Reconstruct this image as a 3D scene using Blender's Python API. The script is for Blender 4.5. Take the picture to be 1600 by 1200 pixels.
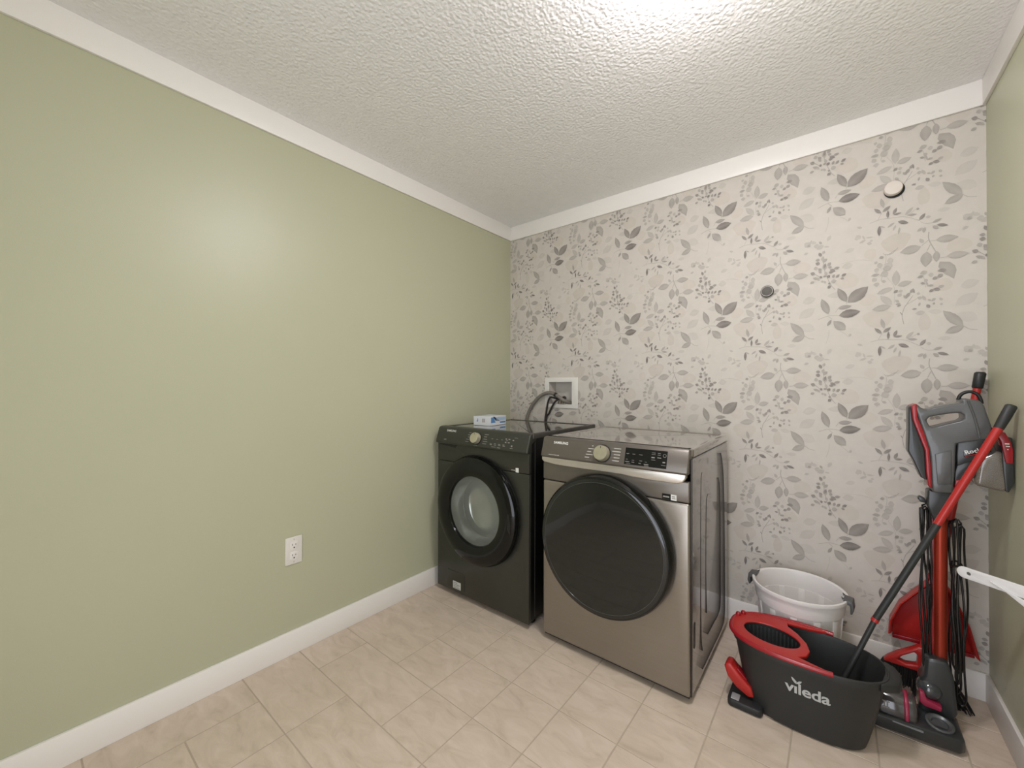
import bpy, bmesh, math, random
from mathutils import Vector, Matrix

for o in list(bpy.data.objects):
    bpy.data.objects.remove(o)
scene = bpy.context.scene
COL = scene.collection
random.seed(7)

# ------------------------------------------------------------------ camera
ROOM_W, ROOM_D, ROOM_H = 2.4085, 3.15, 2.44
F_PX, YAW, PITCH, ROLL = 629.74, -0.676725, 0.006728, 0.002357
cam_data = bpy.data.cameras.new('camera')
cam_data.sensor_width = 36.0
cam_data.lens = F_PX / 1600.0 * 36.0
cam_data.clip_start = 0.02
cam = bpy.data.objects.new('camera', cam_data)
COL.objects.link(cam)
_f = Vector((math.sin(YAW) * math.cos(PITCH), math.cos(YAW) * math.cos(PITCH), math.sin(PITCH)))
_r = Vector((math.cos(YAW), -math.sin(YAW), 0))
_u = _r.cross(_f)
_r2 = _r * math.cos(ROLL) + _u * math.sin(ROLL)
_u2 = _u * math.cos(ROLL) - _r * math.sin(ROLL)
_m = Matrix((_r2, _u2, -_f)).transposed().to_4x4()
_m.translation = Vector((1.9441, -2.3994, 1.2239))
cam.matrix_world = _m
scene.camera = cam

# ------------------------------------------------------------------ world, exposure
world = bpy.data.worlds.new('world')
scene.world = world
world.use_nodes = True
world.node_tree.nodes['Background'].inputs[0].default_value = (0.75, 0.8, 0.9, 1)
world.node_tree.nodes['Background'].inputs[1].default_value = 0.05
vs = scene.view_settings
vs.view_transform = 'Standard'
vs.look = 'None'
vs.gamma = 1.0
vs.use_curve_mapping = False
vs.exposure = 0.10
LAMP_MAIN = 90.0        # emission of the ceiling lamp's glass
# added fill light, set in a made-up doorway in the unseen front wall
DOOR_X0, DOOR_X1, DOOR_H = 1.12, 2.20, 2.10
fill = bpy.data.lights.new('added_fill_light', 'AREA')
fill.shape = 'RECTANGLE'
fill.size, fill.size_y = DOOR_X1 - DOOR_X0, DOOR_H
fill.energy = 28.0
fill.color = (0.945, 0.985, 1.09)
fill_o = bpy.data.objects.new('added_fill_light', fill)
COL.objects.link(fill_o)
fill_o.location = ((DOOR_X0 + DOOR_X1) / 2, -ROOM_D - 0.11, DOOR_H / 2)
fill_o.rotation_euler = (math.radians(90), 0, 0)

# ------------------------------------------------------------------ materials
def lin(c):
    out = []
    for v in c:
        v = v / 255.0
        out.append(v / 12.92 if v <= 0.04045 else ((v + 0.055) / 1.055) ** 2.4)
    return (out[0], out[1], out[2], 1.0)

MATS = {}
def mat(name, rgb, rough=0.5, metal=0.0, var=0.06, scale=18.0, bump=0.0, bscale=300.0,
        spec=0.5, coat=0.0, stretch=None, emit=0.0, alpha=1.0, trans=0.0, rvar=0.0, aniso=0.0):
    if name in MATS:
        return MATS[name]
    m = bpy.data.materials.new(name)
    m.use_nodes = True
    nt = m.node_tree
    b = nt.nodes['Principled BSDF']
    b.inputs['Roughness'].default_value = rough
    b.inputs['Metallic'].default_value = metal
    b.inputs['Specular IOR Level'].default_value = spec
    b.inputs['Coat Weight'].default_value = coat
    b.inputs['Coat Roughness'].default_value = 0.05
    b.inputs['Alpha'].default_value = alpha
    b.inputs['Transmission Weight'].default_value = trans
    b.inputs['Anisotropic'].default_value = aniso
    tc = nt.nodes.new('ShaderNodeTexCoord')
    mp = nt.nodes.new('ShaderNodeMapping')
    nt.links.new(tc.outputs['Object'], mp.inputs['Vector'])
    if stretch:
        mp.inputs['Scale'].default_value = stretch
    n = nt.nodes.new('ShaderNodeTexNoise')
    n.inputs['Scale'].default_value = scale
    n.inputs['Detail'].default_value = 4
    nt.links.new(mp.outputs['Vector'], n.inputs['Vector'])
    mx = nt.nodes.new('ShaderNodeMix')
    mx.data_type = 'RGBA'
    c = lin(rgb)
    mx.inputs['A'].default_value = tuple(v * (1 - var) for v in c[:3]) + (1,)
    mx.inputs['B'].default_value = tuple(min(1, v * (1 + var)) for v in c[:3]) + (1,)
    nt.links.new(n.outputs['Fac'], mx.inputs['Factor'])
    nt.links.new(mx.outputs['Result'], b.inputs['Base Color'])
    if rvar:
        mr = nt.nodes.new('ShaderNodeMapRange')
        mr.inputs['To Min'].default_value = max(0.0, rough - rvar)
        mr.inputs['To Max'].default_value = rough + rvar
        nt.links.new(n.outputs['Fac'], mr.inputs['Value'])
        nt.links.new(mr.outputs['Result'], b.inputs['Roughness'])
    if bump:
        n2 = nt.nodes.new('ShaderNodeTexNoise')
        n2.inputs['Scale'].default_value = bscale
        n2.inputs['Detail'].default_value = 3
        nt.links.new(tc.outputs['Object'], n2.inputs['Vector'])
        bp = nt.nodes.new('ShaderNodeBump')
        bp.inputs['Strength'].default_value = bump
        bp.inputs['Distance'].default_value = 0.002
        nt.links.new(n2.outputs['Fac'], bp.inputs['Height'])
        nt.links.new(bp.outputs['Normal'], b.inputs['Normal'])
    if emit:
        nt.links.new(mx.outputs['Result'], b.inputs['Emission Color'])
        b.inputs['Emission Strength'].default_value = emit
    MATS[name] = m
    return m

def mat_ceiling():
    m = mat('stippled_ceiling', (243, 241, 239), 0.55, var=0.03)
    nt = m.node_tree
    b = nt.nodes['Principled BSDF']
    tc = nt.nodes.new('ShaderNodeTexCoord')
    n1 = nt.nodes.new('ShaderNodeTexNoise'); n1.inputs['Scale'].default_value = 75; n1.inputs['Detail'].default_value = 5; n1.inputs['Roughness'].default_value = 0.62
    v1 = nt.nodes.new('ShaderNodeTexVoronoi'); v1.inputs['Scale'].default_value = 85; v1.feature = 'SMOOTH_F1'
    nt.links.new(tc.outputs['Object'], n1.inputs['Vector'])
    nt.links.new(tc.outputs['Object'], v1.inputs['Vector'])
    s = nt.nodes.new('ShaderNodeMath'); s.operation = 'SUBTRACT'
    nt.links.new(n1.outputs['Fac'], s.inputs[0]); nt.links.new(v1.outputs['Distance'], s.inputs[1])
    bp = nt.nodes.new('ShaderNodeBump'); bp.inputs['Strength'].default_value = 0.6; bp.inputs['Distance'].default_value = 0.007
    nt.links.new(s.outputs[0], bp.inputs['Height'])
    nt.links.new(bp.outputs['Normal'], b.inputs['Normal'])
    return m

def mat_tile():
    m = bpy.data.materials.new('vinyl_tile')
    m.use_nodes = True
    nt = m.node_tree
    b = nt.nodes['Principled BSDF']
    b.inputs['Roughness'].default_value = 0.42
    tc = nt.nodes.new('ShaderNodeTexCoord')
    geo = nt.nodes.new('ShaderNodeObjectInfo')
    vm = nt.nodes.new('ShaderNodeVectorMath'); vm.operation = 'MULTIPLY_ADD'
    cb = nt.nodes.new('ShaderNodeCombineXYZ')
    ml = nt.nodes.new('ShaderNodeMath'); ml.operation = 'MULTIPLY'; ml.inputs[1].default_value = 37.0
    nt.links.new(geo.outputs['Random'], ml.inputs[0])
    nt.links.new(ml.outputs[0], cb.inputs['Z'])
    rot = nt.nodes.new('ShaderNodeMapping'); rot.inputs['Rotation'].default_value = (0, 0, 0.9); rot.inputs['Scale'].default_value = (1.0, 2.6, 1.0)
    nt.links.new(tc.outputs['Object'], rot.inputs['Vector'])
    ad = nt.nodes.new('ShaderNodeVectorMath'); ad.operation = 'ADD'
    nt.links.new(rot.outputs['Vector'], ad.inputs[0]); nt.links.new(cb.outputs[0], ad.inputs[1])
    n = nt.nodes.new('ShaderNodeTexNoise'); n.inputs['Scale'].default_value = 8; n.inputs['Detail'].default_value = 7; n.inputs['Roughness'].default_value = 0.6; n.inputs['Distortion'].default_value = 0.9
    nt.links.new(ad.outputs[0], n.inputs['Vector'])
    cr = nt.nodes.new('ShaderNodeValToRGB')
    e = cr.color_ramp.elements
    e[0].position = 0.28; e[0].color = lin((188, 171, 152))
    e[1].position = 0.72; e[1].color = lin((214, 198, 181))
    k = e.new(0.42); k.color = lin((201, 184, 165))
    k = e.new(0.56); k.color = lin((208, 191, 173))
    nt.links.new(n.outputs['Fac'], cr.inputs['Fac'])
    nt.links.new(cr.outputs['Color'], b.inputs['Base Color'])
    n2 = nt.nodes.new('ShaderNodeTexNoise'); n2.inputs['Scale'].default_value = 60
    nt.links.new(ad.outputs[0], n2.inputs['Vector'])
    bp = nt.nodes.new('ShaderNodeBump'); bp.inputs['Strength'].default_value = 0.12; bp.inputs['Distance'].default_value = 0.002
    nt.links.new(n2.outputs['Fac'], bp.inputs['Height']); nt.links.new(bp.outputs['Normal'], b.inputs['Normal'])
    return m

def mat_print():
    m = bpy.data.materials.new('printed_wallpaper')
    m.use_nodes = True
    nt = m.node_tree
    b = nt.nodes['Principled BSDF']
    b.inputs['Roughness'].default_value = 0.6
    at = nt.nodes.new('ShaderNodeAttribute'); at.attribute_name = 'print'
    tc = nt.nodes.new('ShaderNodeTexCoord')
    n = nt.nodes.new('ShaderNodeTexNoise'); n.inputs['Scale'].default_value = 22; n.inputs['Detail'].default_value = 5
    nt.links.new(tc.outputs['Object'], n.inputs['Vector'])
    mr = nt.nodes.new('ShaderNodeMapRange'); mr.inputs['To Min'].default_value = 0.93; mr.inputs['To Max'].default_value = 1.06
    nt.links.new(n.outputs['Fac'], mr.inputs['Value'])
    vm = nt.nodes.new('ShaderNodeVectorMath'); vm.operation = 'SCALE'
    nt.links.new(at.outputs['Color'], vm.inputs[0]); nt.links.new(mr.outputs['Result'], vm.inputs['Scale'])
    nt.links.new(vm.outputs[0], b.inputs['Base Color'])
    return m

# ------------------------------------------------------------------ mesh helpers
def merge(bm, b2, mtx=None):
    if mtx is not None:
        bmesh.ops.transform(b2, matrix=mtx, verts=b2.verts)
    me = bpy.data.meshes.new('tmp')
    b2.to_mesh(me)
    b2.free()
    bm.from_mesh(me)
    bpy.data.meshes.remove(me)
    return bm

def bevel_sharp(b, w, seg=2, ang=50):
    if w <= 0:
        return
    es = [e for e in b.edges if len(e.link_faces) == 2 and e.calc_face_angle(0) > math.radians(ang)]
    bmesh.ops.bevel(b, geom=es, offset=w, segments=seg, profile=0.5, affect='EDGES', clamp_overlap=True)

def box(x0, x1, y0, y1, z0, z1, bev=0.0, seg=2, bm=None, mtx=None):
    b = bmesh.new()
    bmesh.ops.create_cube(b, size=1.0)
    for v in b.verts:
        v.co = Vector(((x0 + x1) / 2 + v.co.x * (x1 - x0), (y0 + y1) / 2 + v.co.y * (y1 - y0), (z0 + z1) / 2 + v.co.z * (z1 - z0)))
    bevel_sharp(b, bev, seg)
    if mtx is not None:
        bmesh.ops.transform(b, matrix=mtx, verts=b.verts)
    return merge(bm, b) if bm is not None else b

def prism(poly, a0, a1, axis='y', bev=0.0, seg=2, holes=(), bm=None, mtx=None):
    """polygon in the plane across axis, extruded from a0 to a1 along it.
    axis y: poly is (x,z); axis x: poly is (y,z); axis z: poly is (x,y)"""
    def P(p, a):
        return {'y': (p[0], a, p[1]), 'x': (a, p[0], p[1]), 'z': (p[0], p[1], a)}[axis]
    b = bmesh.new()
    es = []
    for loop in [poly] + list(holes):
        vs_ = [b.verts.new(P(p, a0)) for p in loop]
        for i in range(len(vs_)):
            es.append(b.edges.new((vs_[i], vs_[(i + 1) % len(vs_)])))
    if holes:
        r = bmesh.ops.triangle_fill(b, use_beauty=True, use_dissolve=False, edges=es)
        fs = [g for g in r['geom'] if isinstance(g, bmesh.types.BMFace)]
    else:
        fs = [b.faces.new([v for v in b.verts])]
    r = bmesh.ops.extrude_face_region(b, geom=fs)
    d = Vector(P((0, 0), a1)) - Vector(P((0, 0), a0))
    for g in r['geom']:
        if isinstance(g, bmesh.types.BMVert):
            g.co += d
    bmesh.ops.recalc_face_normals(b, faces=b.faces)
    bevel_sharp(b, bev, seg)
    if mtx is not None:
        bmesh.ops.transform(b, matrix=mtx, verts=b.verts)
    return merge(bm, b) if bm is not None else b

def lathe(prof, center, axis=(0, 0, 1), segs=48, bm=None, closed=False):
    """prof: (radius, height) along axis"""
    a = Vector(axis).normalized()
    t = Vector((1, 0, 0)) if abs(a.x) < 0.9 else Vector((0, 0, 1))
    u = a.cross(t).normalized()
    w = a.cross(u)
    c = Vector(center)
    b = bmesh.new()
    rings = []
    for r, h in prof:
        if r < 1e-6:
            rings.append([b.verts.new(c + a * h)])
        else:
            rings.append([b.verts.new(c + a * h + (u * math.cos(2 * math.pi * i / segs) + w * math.sin(2 * math.pi * i / segs)) * r) for i in range(segs)])
    prs = list(zip(rings[:-1], rings[1:]))
    if closed:
        prs.append((rings[-1], rings[0]))
    for A, B in prs:
        for i in range(segs):
            j = (i + 1) % segs
            if len(A) == 1 and len(B) == 1:
                continue
            if len(A) == 1:
                b.faces.new((A[0], B[j], B[i]))
            elif len(B) == 1:
                b.faces.new((A[i], A[j], B[0]))
            else:
                b.faces.new((A[i], A[j], B[j], B[i]))
    bmesh.ops.recalc_face_normals(b, faces=b.faces)
    return merge(bm, b) if bm is not None else b

def spline(pts, n=8):
    P = [Vector(p) for p in pts]
    if len(P) < 3:
        return P
    out = []
    Q = [P[0] * 2 - P[1]] + P + [P[-1] * 2 - P[-2]]
    for i in range(1, len(Q) - 2):
        for k in range(n):
            t = k / n
            a, b_, c, d = Q[i - 1], Q[i], Q[i + 1], Q[i + 2]
            out.append(0.5 * ((2 * b_) + (c - a) * t + (2 * a - 5 * b_ + 4 * c - d) * t * t + (3 * b_ - a - 3 * c + d) * t ** 3))
    out.append(P[-1])
    return out

def tube(pts, rad, segs=12, bm=None, closed=False, caps=True):
    b = bmesh.new()
    P = [Vector(p) for p in pts]
    n = len(P)
    R = rad if isinstance(rad, (list, tuple)) else [rad] * n
    prev = None
    rings = []
    for i in range(n):
        if closed:
            t = (P[(i + 1) % n] - P[i - 1]).normalized()
        else:
            t = (P[min(i + 1, n - 1)] - P[max(i - 1, 0)]).normalized()
        if prev is None:
            ref = Vector((0, 0, 1)) if abs(t.z) < 0.9 else Vector((0, 1, 0))
            u = t.cross(ref).normalized()
        else:
            u = (prev - t * prev.dot(t)).normalized()
        prev = u
        w = t.cross(u)
        rings.append([b.verts.new(P[i] + (u * math.cos(2 * math.pi * k / segs) + w * math.sin(2 * math.pi * k / segs)) * R[i]) for k in range(segs)])
    prs = list(zip(rings[:-1], rings[1:]))
    if closed:
        prs.append((rings[-1], rings[0]))
    for A, B in prs:
        for k in range(segs):
            j = (k + 1) % segs
            b.faces.new((A[k], A[j], B[j], B[k]))
    if caps and not closed:
        b.faces.new(list(reversed(rings[0])))
        b.faces.new(rings[-1])
    bmesh.ops.recalc_face_normals(b, faces=b.faces)
    return merge(bm, b) if bm is not None else b

def text_bm(s, size, mtx=None, offset=0.0, spacing=1.0, shear=0.0):
    cu = bpy.data.curves.new('lettering', 'FONT')
    cu.body = s
    cu.size = size
    cu.offset = offset
    cu.space_character = spacing
    cu.shear = shear
    cu.align_x = 'LEFT'
    cu.resolution_u = 3
    o = bpy.data.objects.new('lettering', cu)
    COL.objects.link(o)
    dg = bpy.context.evaluated_depsgraph_get()
    me = bpy.data.meshes.new_from_object(o.evaluated_get(dg))
    bpy.data.objects.remove(o)
    bpy.data.curves.remove(cu)
    b = bmesh.new()
    b.from_mesh(me)
    bpy.data.meshes.remove(me)
    if mtx is not None:
        bmesh.ops.transform(b, matrix=mtx, verts=b.verts)
    return b

def root_loc(parent):
    p = parent
    while p.parent is not None:
        p = p.parent
    return Vector(p.location)

def obj(name, b, m, parent=None, smooth=40, mods=None):
    if parent is not None:
        bmesh.ops.translate(b, vec=-root_loc(parent), verts=b.verts)
    lim = math.radians(smooth)
    for f in b.faces:
        f.smooth = True
    for e in b.edges:
        e.smooth = not (len(e.link_faces) == 2 and e.calc_face_angle(0) > lim)
    me = bpy.data.meshes.new(name)
    b.to_mesh(me)
    b.free()
    me.materials.append(m)
    o = bpy.data.objects.new(name, me)
    COL.objects.link(o)
    o.parent = parent
    return o

def struct(name, b, m, smooth=40):
    o = obj(name, b, m, None, smooth)
    o['kind'] = 'structure'
    o['label'] = STRUCT_LABELS.get(name, name.replace('_', ' '))
    return o

def tag(o, label, cat, group=None):
    o['label'] = label
    o['category'] = cat
    if group:
        o['group'] = group
    return o

def thing(name, label, cat, loc):
    o = bpy.data.objects.new(name, None)
    o.empty_display_size = 0.05
    COL.objects.link(o)
    o.location = loc
    return tag(o, label, cat)

def rrect(x0, x1, z0, z1, r, n=5):
    """rounded rectangle outline, counter-clockwise"""
    pts = []
    for cx, cz, a0 in ((x1 - r, z0 + r, -90), (x1 - r, z1 - r, 0), (x0 + r, z1 - r, 90), (x0 + r, z0 + r, 180)):
        for i in range(n + 1):
            a = math.radians(a0 + 90 * i / n)
            pts.append((cx + r * math.cos(a), cz + r * math.sin(a)))
    return pts

STRUCT_LABELS = {
    'floor': 'beige marbled vinyl floor of square tiles',
    'wall_left': 'long plain sage green wall beside the washer',
    'wall_right': 'sage green wall behind the vacuum and mop handles',
    'wall_front': 'sage green wall facing the washer and dryer',
    'wall_back': 'cream wall papered with grey leaves behind the dryer',
    'ceiling': 'off-white stippled ceiling',
    'baseboard_left': 'white baseboard along the long green wall',
    'baseboard_back': 'white baseboard below the leafy wallpaper',
    'baseboard_right': 'white baseboard on the green wall by the vacuum',
    'baseboard_front': 'white baseboard on the green wall facing the dryer',
    'trim_1': 'flat white ceiling trim above the long green wall',
    'trim_2': 'flat white ceiling trim above the leafy wallpaper',
    'trim_3': 'flat white ceiling trim above the vacuum corner',
    'added_doorway': 'white casing of an added doorway for the fill light',
    'trim_4': 'flat white ceiling trim above the wall facing the dryer',
}

# ================================================================== the room
W, D, H = ROOM_W, ROOM_D, ROOM_H
GREEN = mat('sage_paint', (184, 184, 157), 0.39, var=0.02, scale=3, bump=0.10, bscale=260, spec=0.5)
WHITE_TRIM = mat('white_trim_paint', (238, 234, 228), 0.38, var=0.015, scale=6)
WHITE_BASE = WHITE_TRIM

grout = mat('grout', (180, 165, 146), 0.7)
floor = struct('floor', box(-0.12, W + 0.12, -D - 0.12, 0.12, -0.1, -0.0012), grout)
XL = [0, .195, .43, .665, .895, 1.125, 1.357, 1.588, 1.82, 2.052, 2.285, W]
YL = [-D, -2.93, -2.70, -2.475, -2.245, -2.015, -1.785, -1.555, -1.322, -1.090, -.86, -.63, -.43, -.20, 0]
merged = {(0, 8): (2, 2), (1, 7): (2, 1), (0, 6): (2, 1), (2, 6): (2, 1), (3, 5): (2, 1), (5, 6): (2, 2), (0, 4): (1, 2), (5, 9): (1, 1)}
used = set()
tile_mat = mat_tile()
tile_mesh = {}
for j in range(len(YL) - 1):
    for i in range(len(XL) - 1):
        if (i, j) in used:
            continue
        w_, h_ = merged.get((i, j), (1, 1))
        if any((i + a, j + b_) in used for a in range(w_) for b_ in range(h_)):
            w_, h_ = 1, 1
        for a in range(w_):
            for b_ in range(h_):
                used.add((i + a, j + b_))
        x0, x1 = XL[i], XL[min(i + w_, len(XL) - 1)]
        y0, y1 = YL[j], YL[min(j + h_, len(YL) - 1)]
        sx, sy = round(x1 - x0, 3), round(y1 - y0, 3)
        key = (sx, sy)
        if key not in tile_mesh:
            g = 0.0013
            b = bmesh.new()
            lo = [b.verts.new((sx_ * (sx / 2 - g), sy_ * (sy / 2 - g), -0.004)) for sx_, sy_ in ((-1, -1), (1, -1), (1, 1), (-1, 1))]
            hi = [b.verts.new((v.co.x * (1 - .0016 / (sx / 2)), v.co.y * (1 - .0016 / (sy / 2)), 0)) for v in lo]
            b.faces.new(hi)
            for k in range(4):
                b.faces.new((lo[k], lo[(k + 1) % 4], hi[(k + 1) % 4], hi[k]))
            me = bpy.data.meshes.new('floor_tile')
            b.to_mesh(me); b.free()
            me.materials.append(tile_mat)
            tile_mesh[key] = me
        t = bpy.data.objects.new('floor_tile', tile_mesh[key])
        COL.objects.link(t)
        t.parent = floor
        t.location = ((x0 + x1) / 2, (y0 + y1) / 2, 0)

struct('wall_left', box(-0.1, 0, -D - 0.1, 0.0, -0.002, H + 0.002), GREEN)
struct('wall_right', box(W, W + 0.1, -D - 0.1, 0.0, -0.002, H + 0.002), GREEN)
b = box(0, DOOR_X0, -D - 0.1, -D, -0.002, H + 0.002)
box(DOOR_X1, W, -D - 0.1, -D, -0.002, H + 0.002, bm=b)
box(DOOR_X0, DOOR_X1, -D - 0.1, -D, DOOR_H, H + 0.002, bm=b)
struct('wall_front', b, GREEN)  # unseen front wall, with an opening added for the fill light
b = box(DOOR_X0 - .07, DOOR_X0, -D, -D + .016, 0, DOOR_H + .07, .002)
box(DOOR_X1, DOOR_X1 + .07, -D, -D + .016, 0, DOOR_H + .07, .002, bm=b)
box(DOOR_X0, DOOR_X1, -D, -D + .016, DOOR_H, DOOR_H + .07, .002, bm=b)
struct('added_doorway', b, WHITE_TRIM)  # casing of the made-up doorway around the fill light
struct('ceiling', box(-0.1, W + 0.1, -D - 0.1, 0.12, H, H + 0.1), mat_ceiling())
BB, BT, TR, TT = 0.1077, 0.012, 0.103, 0.012
struct('baseboard_left', box(0, BT, -D, -BT, 0, BB, 0.002), WHITE_BASE)
struct('baseboard_right', box(W - BT, W, -D, -BT, 0, BB, 0.002), WHITE_BASE)
struct('baseboard_back', box(0, W, -BT, 0, 0, BB, 0.002), WHITE_BASE)
struct('baseboard_front', box(BT, DOOR_X0 - .07, -D, -D + BT, 0, BB, 0.002), WHITE_BASE)
struct('trim_1', box(0, TT, -D, -TT, H - TR, H, 0.0015), WHITE_TRIM)
struct('trim_2', box(0, W, -TT, 0, H - TR, H, 0.0015), WHITE_TRIM)
struct('trim_3', box(W - TT, W, -D, -TT, H - TR, H, 0.0015), WHITE_TRIM)
struct('trim_4', box(TT, W - TT, -D, -D + TT, H - TR, H, 0.0015), WHITE_TRIM)

# ---------------------------------------------------------------- papered wall
LEAVES = """504 1088 568 953 58 75;716 1072 576 945 95 80;604 912 504 901 37 60;663 857 512 833 73 95;385 1004 437 855 59 60;459 802 427 744 23 60;472 784 560 696 72 55;1176 802 1289 665 66 50;1188 618 1291 664 55 50;900 1184 895 1048 51 35;997 1072 906 1049 47 40;774 996 877 1035 45 35;795 977 872 888 52 30;738 857 867 879 54 40;881 990 910 1011 21 70;957 939 984 979 22 60;984 975 1006 1006 22 60;1010 969 1001 1013 13 70;942 960 966 932 21 50;901 869 930 881 16 60;892 886 926 894 16 50;994 833 1025 835 15 60;1083 865 1099 835 24 70;1120 857 1129 877 15 50;1112 888 1135 912 20 40;1087 906 1112 894 14 40;1158 912 1174 886 19 35;1036 855 1044 888 14 45;1027 930 1057 919 27 35;1057 944 1078 898 21 35;917 901 892 929 22 40;931 980 908 952 29 30;940 1004 913 995 25 30;1158 858 1178 856 18 35;1023 961 1045 964 22 30;1028 1097 1064 1109 21 60;1043 1125 1088 1142 34 40;1117 1067 1146 1086 24 65;1146 1080 1177 1105 29 60;1146 1134 1199 1136 27 70;1045 1049 1073 1041 18 60;1071 1081 1087 1054 24 35;1096 968 1125 985 21 75;1121 989 1162 977 27 75;1148 997 1185 1009 24 40;1087 1018 1125 1021 18 50;1092 1108 1125 1108 36 30;1079 1061 1092 1011 13 40;1265 333 1137 331 59 45;922 269 1051 297 70 45;1076 119 1085 248 68 50;1141 149 1141 242 41 50;1323 188 1198 185 58 40;1043 364 1066 324 25 35;757 695 804 643 25 75;864 694 813 652 24 75;802 776 820 686 28 45;848 658 845 589 18 85;903 666 880 612 22 75;934 614 882 608 16 75;1005 645 956 587 25 35;1043 620 1022 622 18 55;1030 576 965 584 18 50;1077 573 1041 523 23 75;1111 534 1079 539 24 30;976 515 909 544 29 85;1173 503 1119 483 21 50;1209 439 1142 458 23 85;1154 423 1119 454 25 50;1028 431 1064 454 21 40;1064 409 1075 456 20 45;789 445 792 534 24 90;829 510 792 534 12 40;843 506 889 541 17 40;879 469 898 518 15 35;913 430 922 492 14 40;367 386 384 345 25 75;408 398 397 365 23 40;340 318 375 314 24 60;402 344 389 304 23 40;429 317 394 290 29 50;340 288 375 277 30 75;416 276 405 229 19 75;455 279 432 246 27 55;362 236 386 209 25 60;326 236 359 243 34 40;463 232 434 235 27 50;301 202 337 185 30 70;520 221 476 212 23 60;489 188 447 212 26 75;471 182 439 188 23 75;391 154 370 147 24 80;423 154 397 154 17 60;447 161 429 134 24 85;481 161 468 128 21 60;518 155 492 128 21 70;566 155 531 132 22 80;551 109 525 118 20 60;298 102 331 116 24 50;321 154 359 134 23 50;342 154 372 120 19 40;497 101 455 94 37 40;413 202 423 161 22 40;386 188 364 216 22 50;431 36 455 61 25 80;450 87 436 74 18 70;402 114 418 87 18 40;380 107 402 107 20 40;402 270 413 215 33 40;756 220 779 207 25 35;789 248 819 258 25 55;840 213 881 219 50 30;774 182 812 188 44 35;812 150 867 151 50 40;736 102 791 106 25 50;741 54 774 74 37 35;798 93 849 113 56 35;802 46 835 34 22 35;750 19 793 23 32 33;755 150 789 144 38 30;821 188 876 163 55 28;779 23 769 -3 15 25;260 501 299 457 56 28;327 456 370 447 41 30;370 492 387 460 20 45;349 421 403 446 40 28;403 432 445 427 13 25;277 462 305 471 24 40;429 479 456 531 29 22;249 386 282 403 24 22;640 560 679 544 19 25;635 488 664 448 40 20;655 409 703 433 19 28;699 449 752 447 13 25;708 401 742 387 28 25;679 479 694 433 15 22;625 450 650 461 32 20;727 413 751 418 19 22;598 660 583 631 20 30;1289 495 1331 481 34 25;1312 465 1335 469 20 50;1347 520 1339 480 16 25;1292 390 1323 401 17 28;1332 504 1385 478 28 20;1379 1018 1287 987 64 15;1371 922 1255 840 84 15;1254 770 1370 711 83 10;333 1011 238 982 63 13;210 831 311 917 75 12;425 1025 540 1016 40 14;533 215 614 227 59 15;434 -28 558 -23 40 14;242 -62 337 -45 62 14;554 347 625 371 39 15;1014 794 1074 802 37 28;1091 806 1174 791 42 12;1144 574 1226 574 36 12"""
BLOBS = """781 778 104 82 0 12;897 369 97 77 25 16;1272 263 66 52 0 12;1069 718 38 75 0 14;1175 1016 62 53 0 10;732 297 43 51 0 8;561 1132 77 59 0 11;710 954 63 58 0 8;231 265 73 62 0 10;589 83 65 72 0 10"""
STEMS = """512 832 438 838 360 810 5 45;436 831 465 805 5 40;568 933 567 966 5 35;504 894 488 866 5 40;441 706 435 639 416 573 5 22;524 685 560 656 580 628 5 22;1289 667 1324 638 1366 629 6 40;842 1128 886 1037 885 899 5 22;948 854 1001 952 6 45;953 872 1027 923 5 38;948 854 934 787 945 712 7 40;923 816 935 793 8 65;1066 1100 1079 1007 5 30;1098 410 1098 344 1137 236 9 42;1098 344 1055 303 6 38;1106 332 1139 331 6 32;1106 302 1087 254 7 38;1166 179 1200 182 6 38;730 572 797 590 871 584 952 575 1043 520 6 30;1047 509 1081 483 1119 481 5 28;806 643 782 591 5 28;1022 619 991 597 5 30;397 317 413 188 455 67 486 18 6 45;337 188 370 154 6 50;815 289 835 238 802 49 5 30;840 264 891 300 8 36;828 276 870 273 911 319 7 36;533 251 659 260 746 236 4 18"""
FAN = "123 1210 182 1197 210 1161 219 1124 204 1053 176 1081 153 1099 129 1138 115 1168"

PX, PZ = 0.518, 0.530           # repeat of the paper
OX, OZ = 1.70, 1.14             # where one repeat starts on this wall
OPEN = (0.358, 0.543, 1.104, 1.257)   # opening of the laundry outlet box
PAPER = (203, 196, 186)
INK = (106, 99, 93)
def ink(s, warm=0.0):
    a, b_ = lin(PAPER), lin(INK)
    c = [a[k] + (b_[k] - a[k]) * min(1.0, s) for k in range(3)]
    return (c[0] * (1 + warm), c[1], c[2] * (1 - warm), 1.0)

wb_v, wb_f, wb_c = [], [], []
def wf(pts, cols, faces, layer):
    """a flat printed shape: (x, z) points, one ink each; layer keeps overlapping shapes apart"""
    n0 = len(wb_v)
    y = -0.000014 * layer
    for (x, z), c in zip(pts, cols):
        wb_v.append((min(max(x, 0.0), W), y, min(max(z, 0.0), H)))
        wb_c.append(c)
    for f in faces:
        wb_f.append([n0 + k for k in f])

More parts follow.
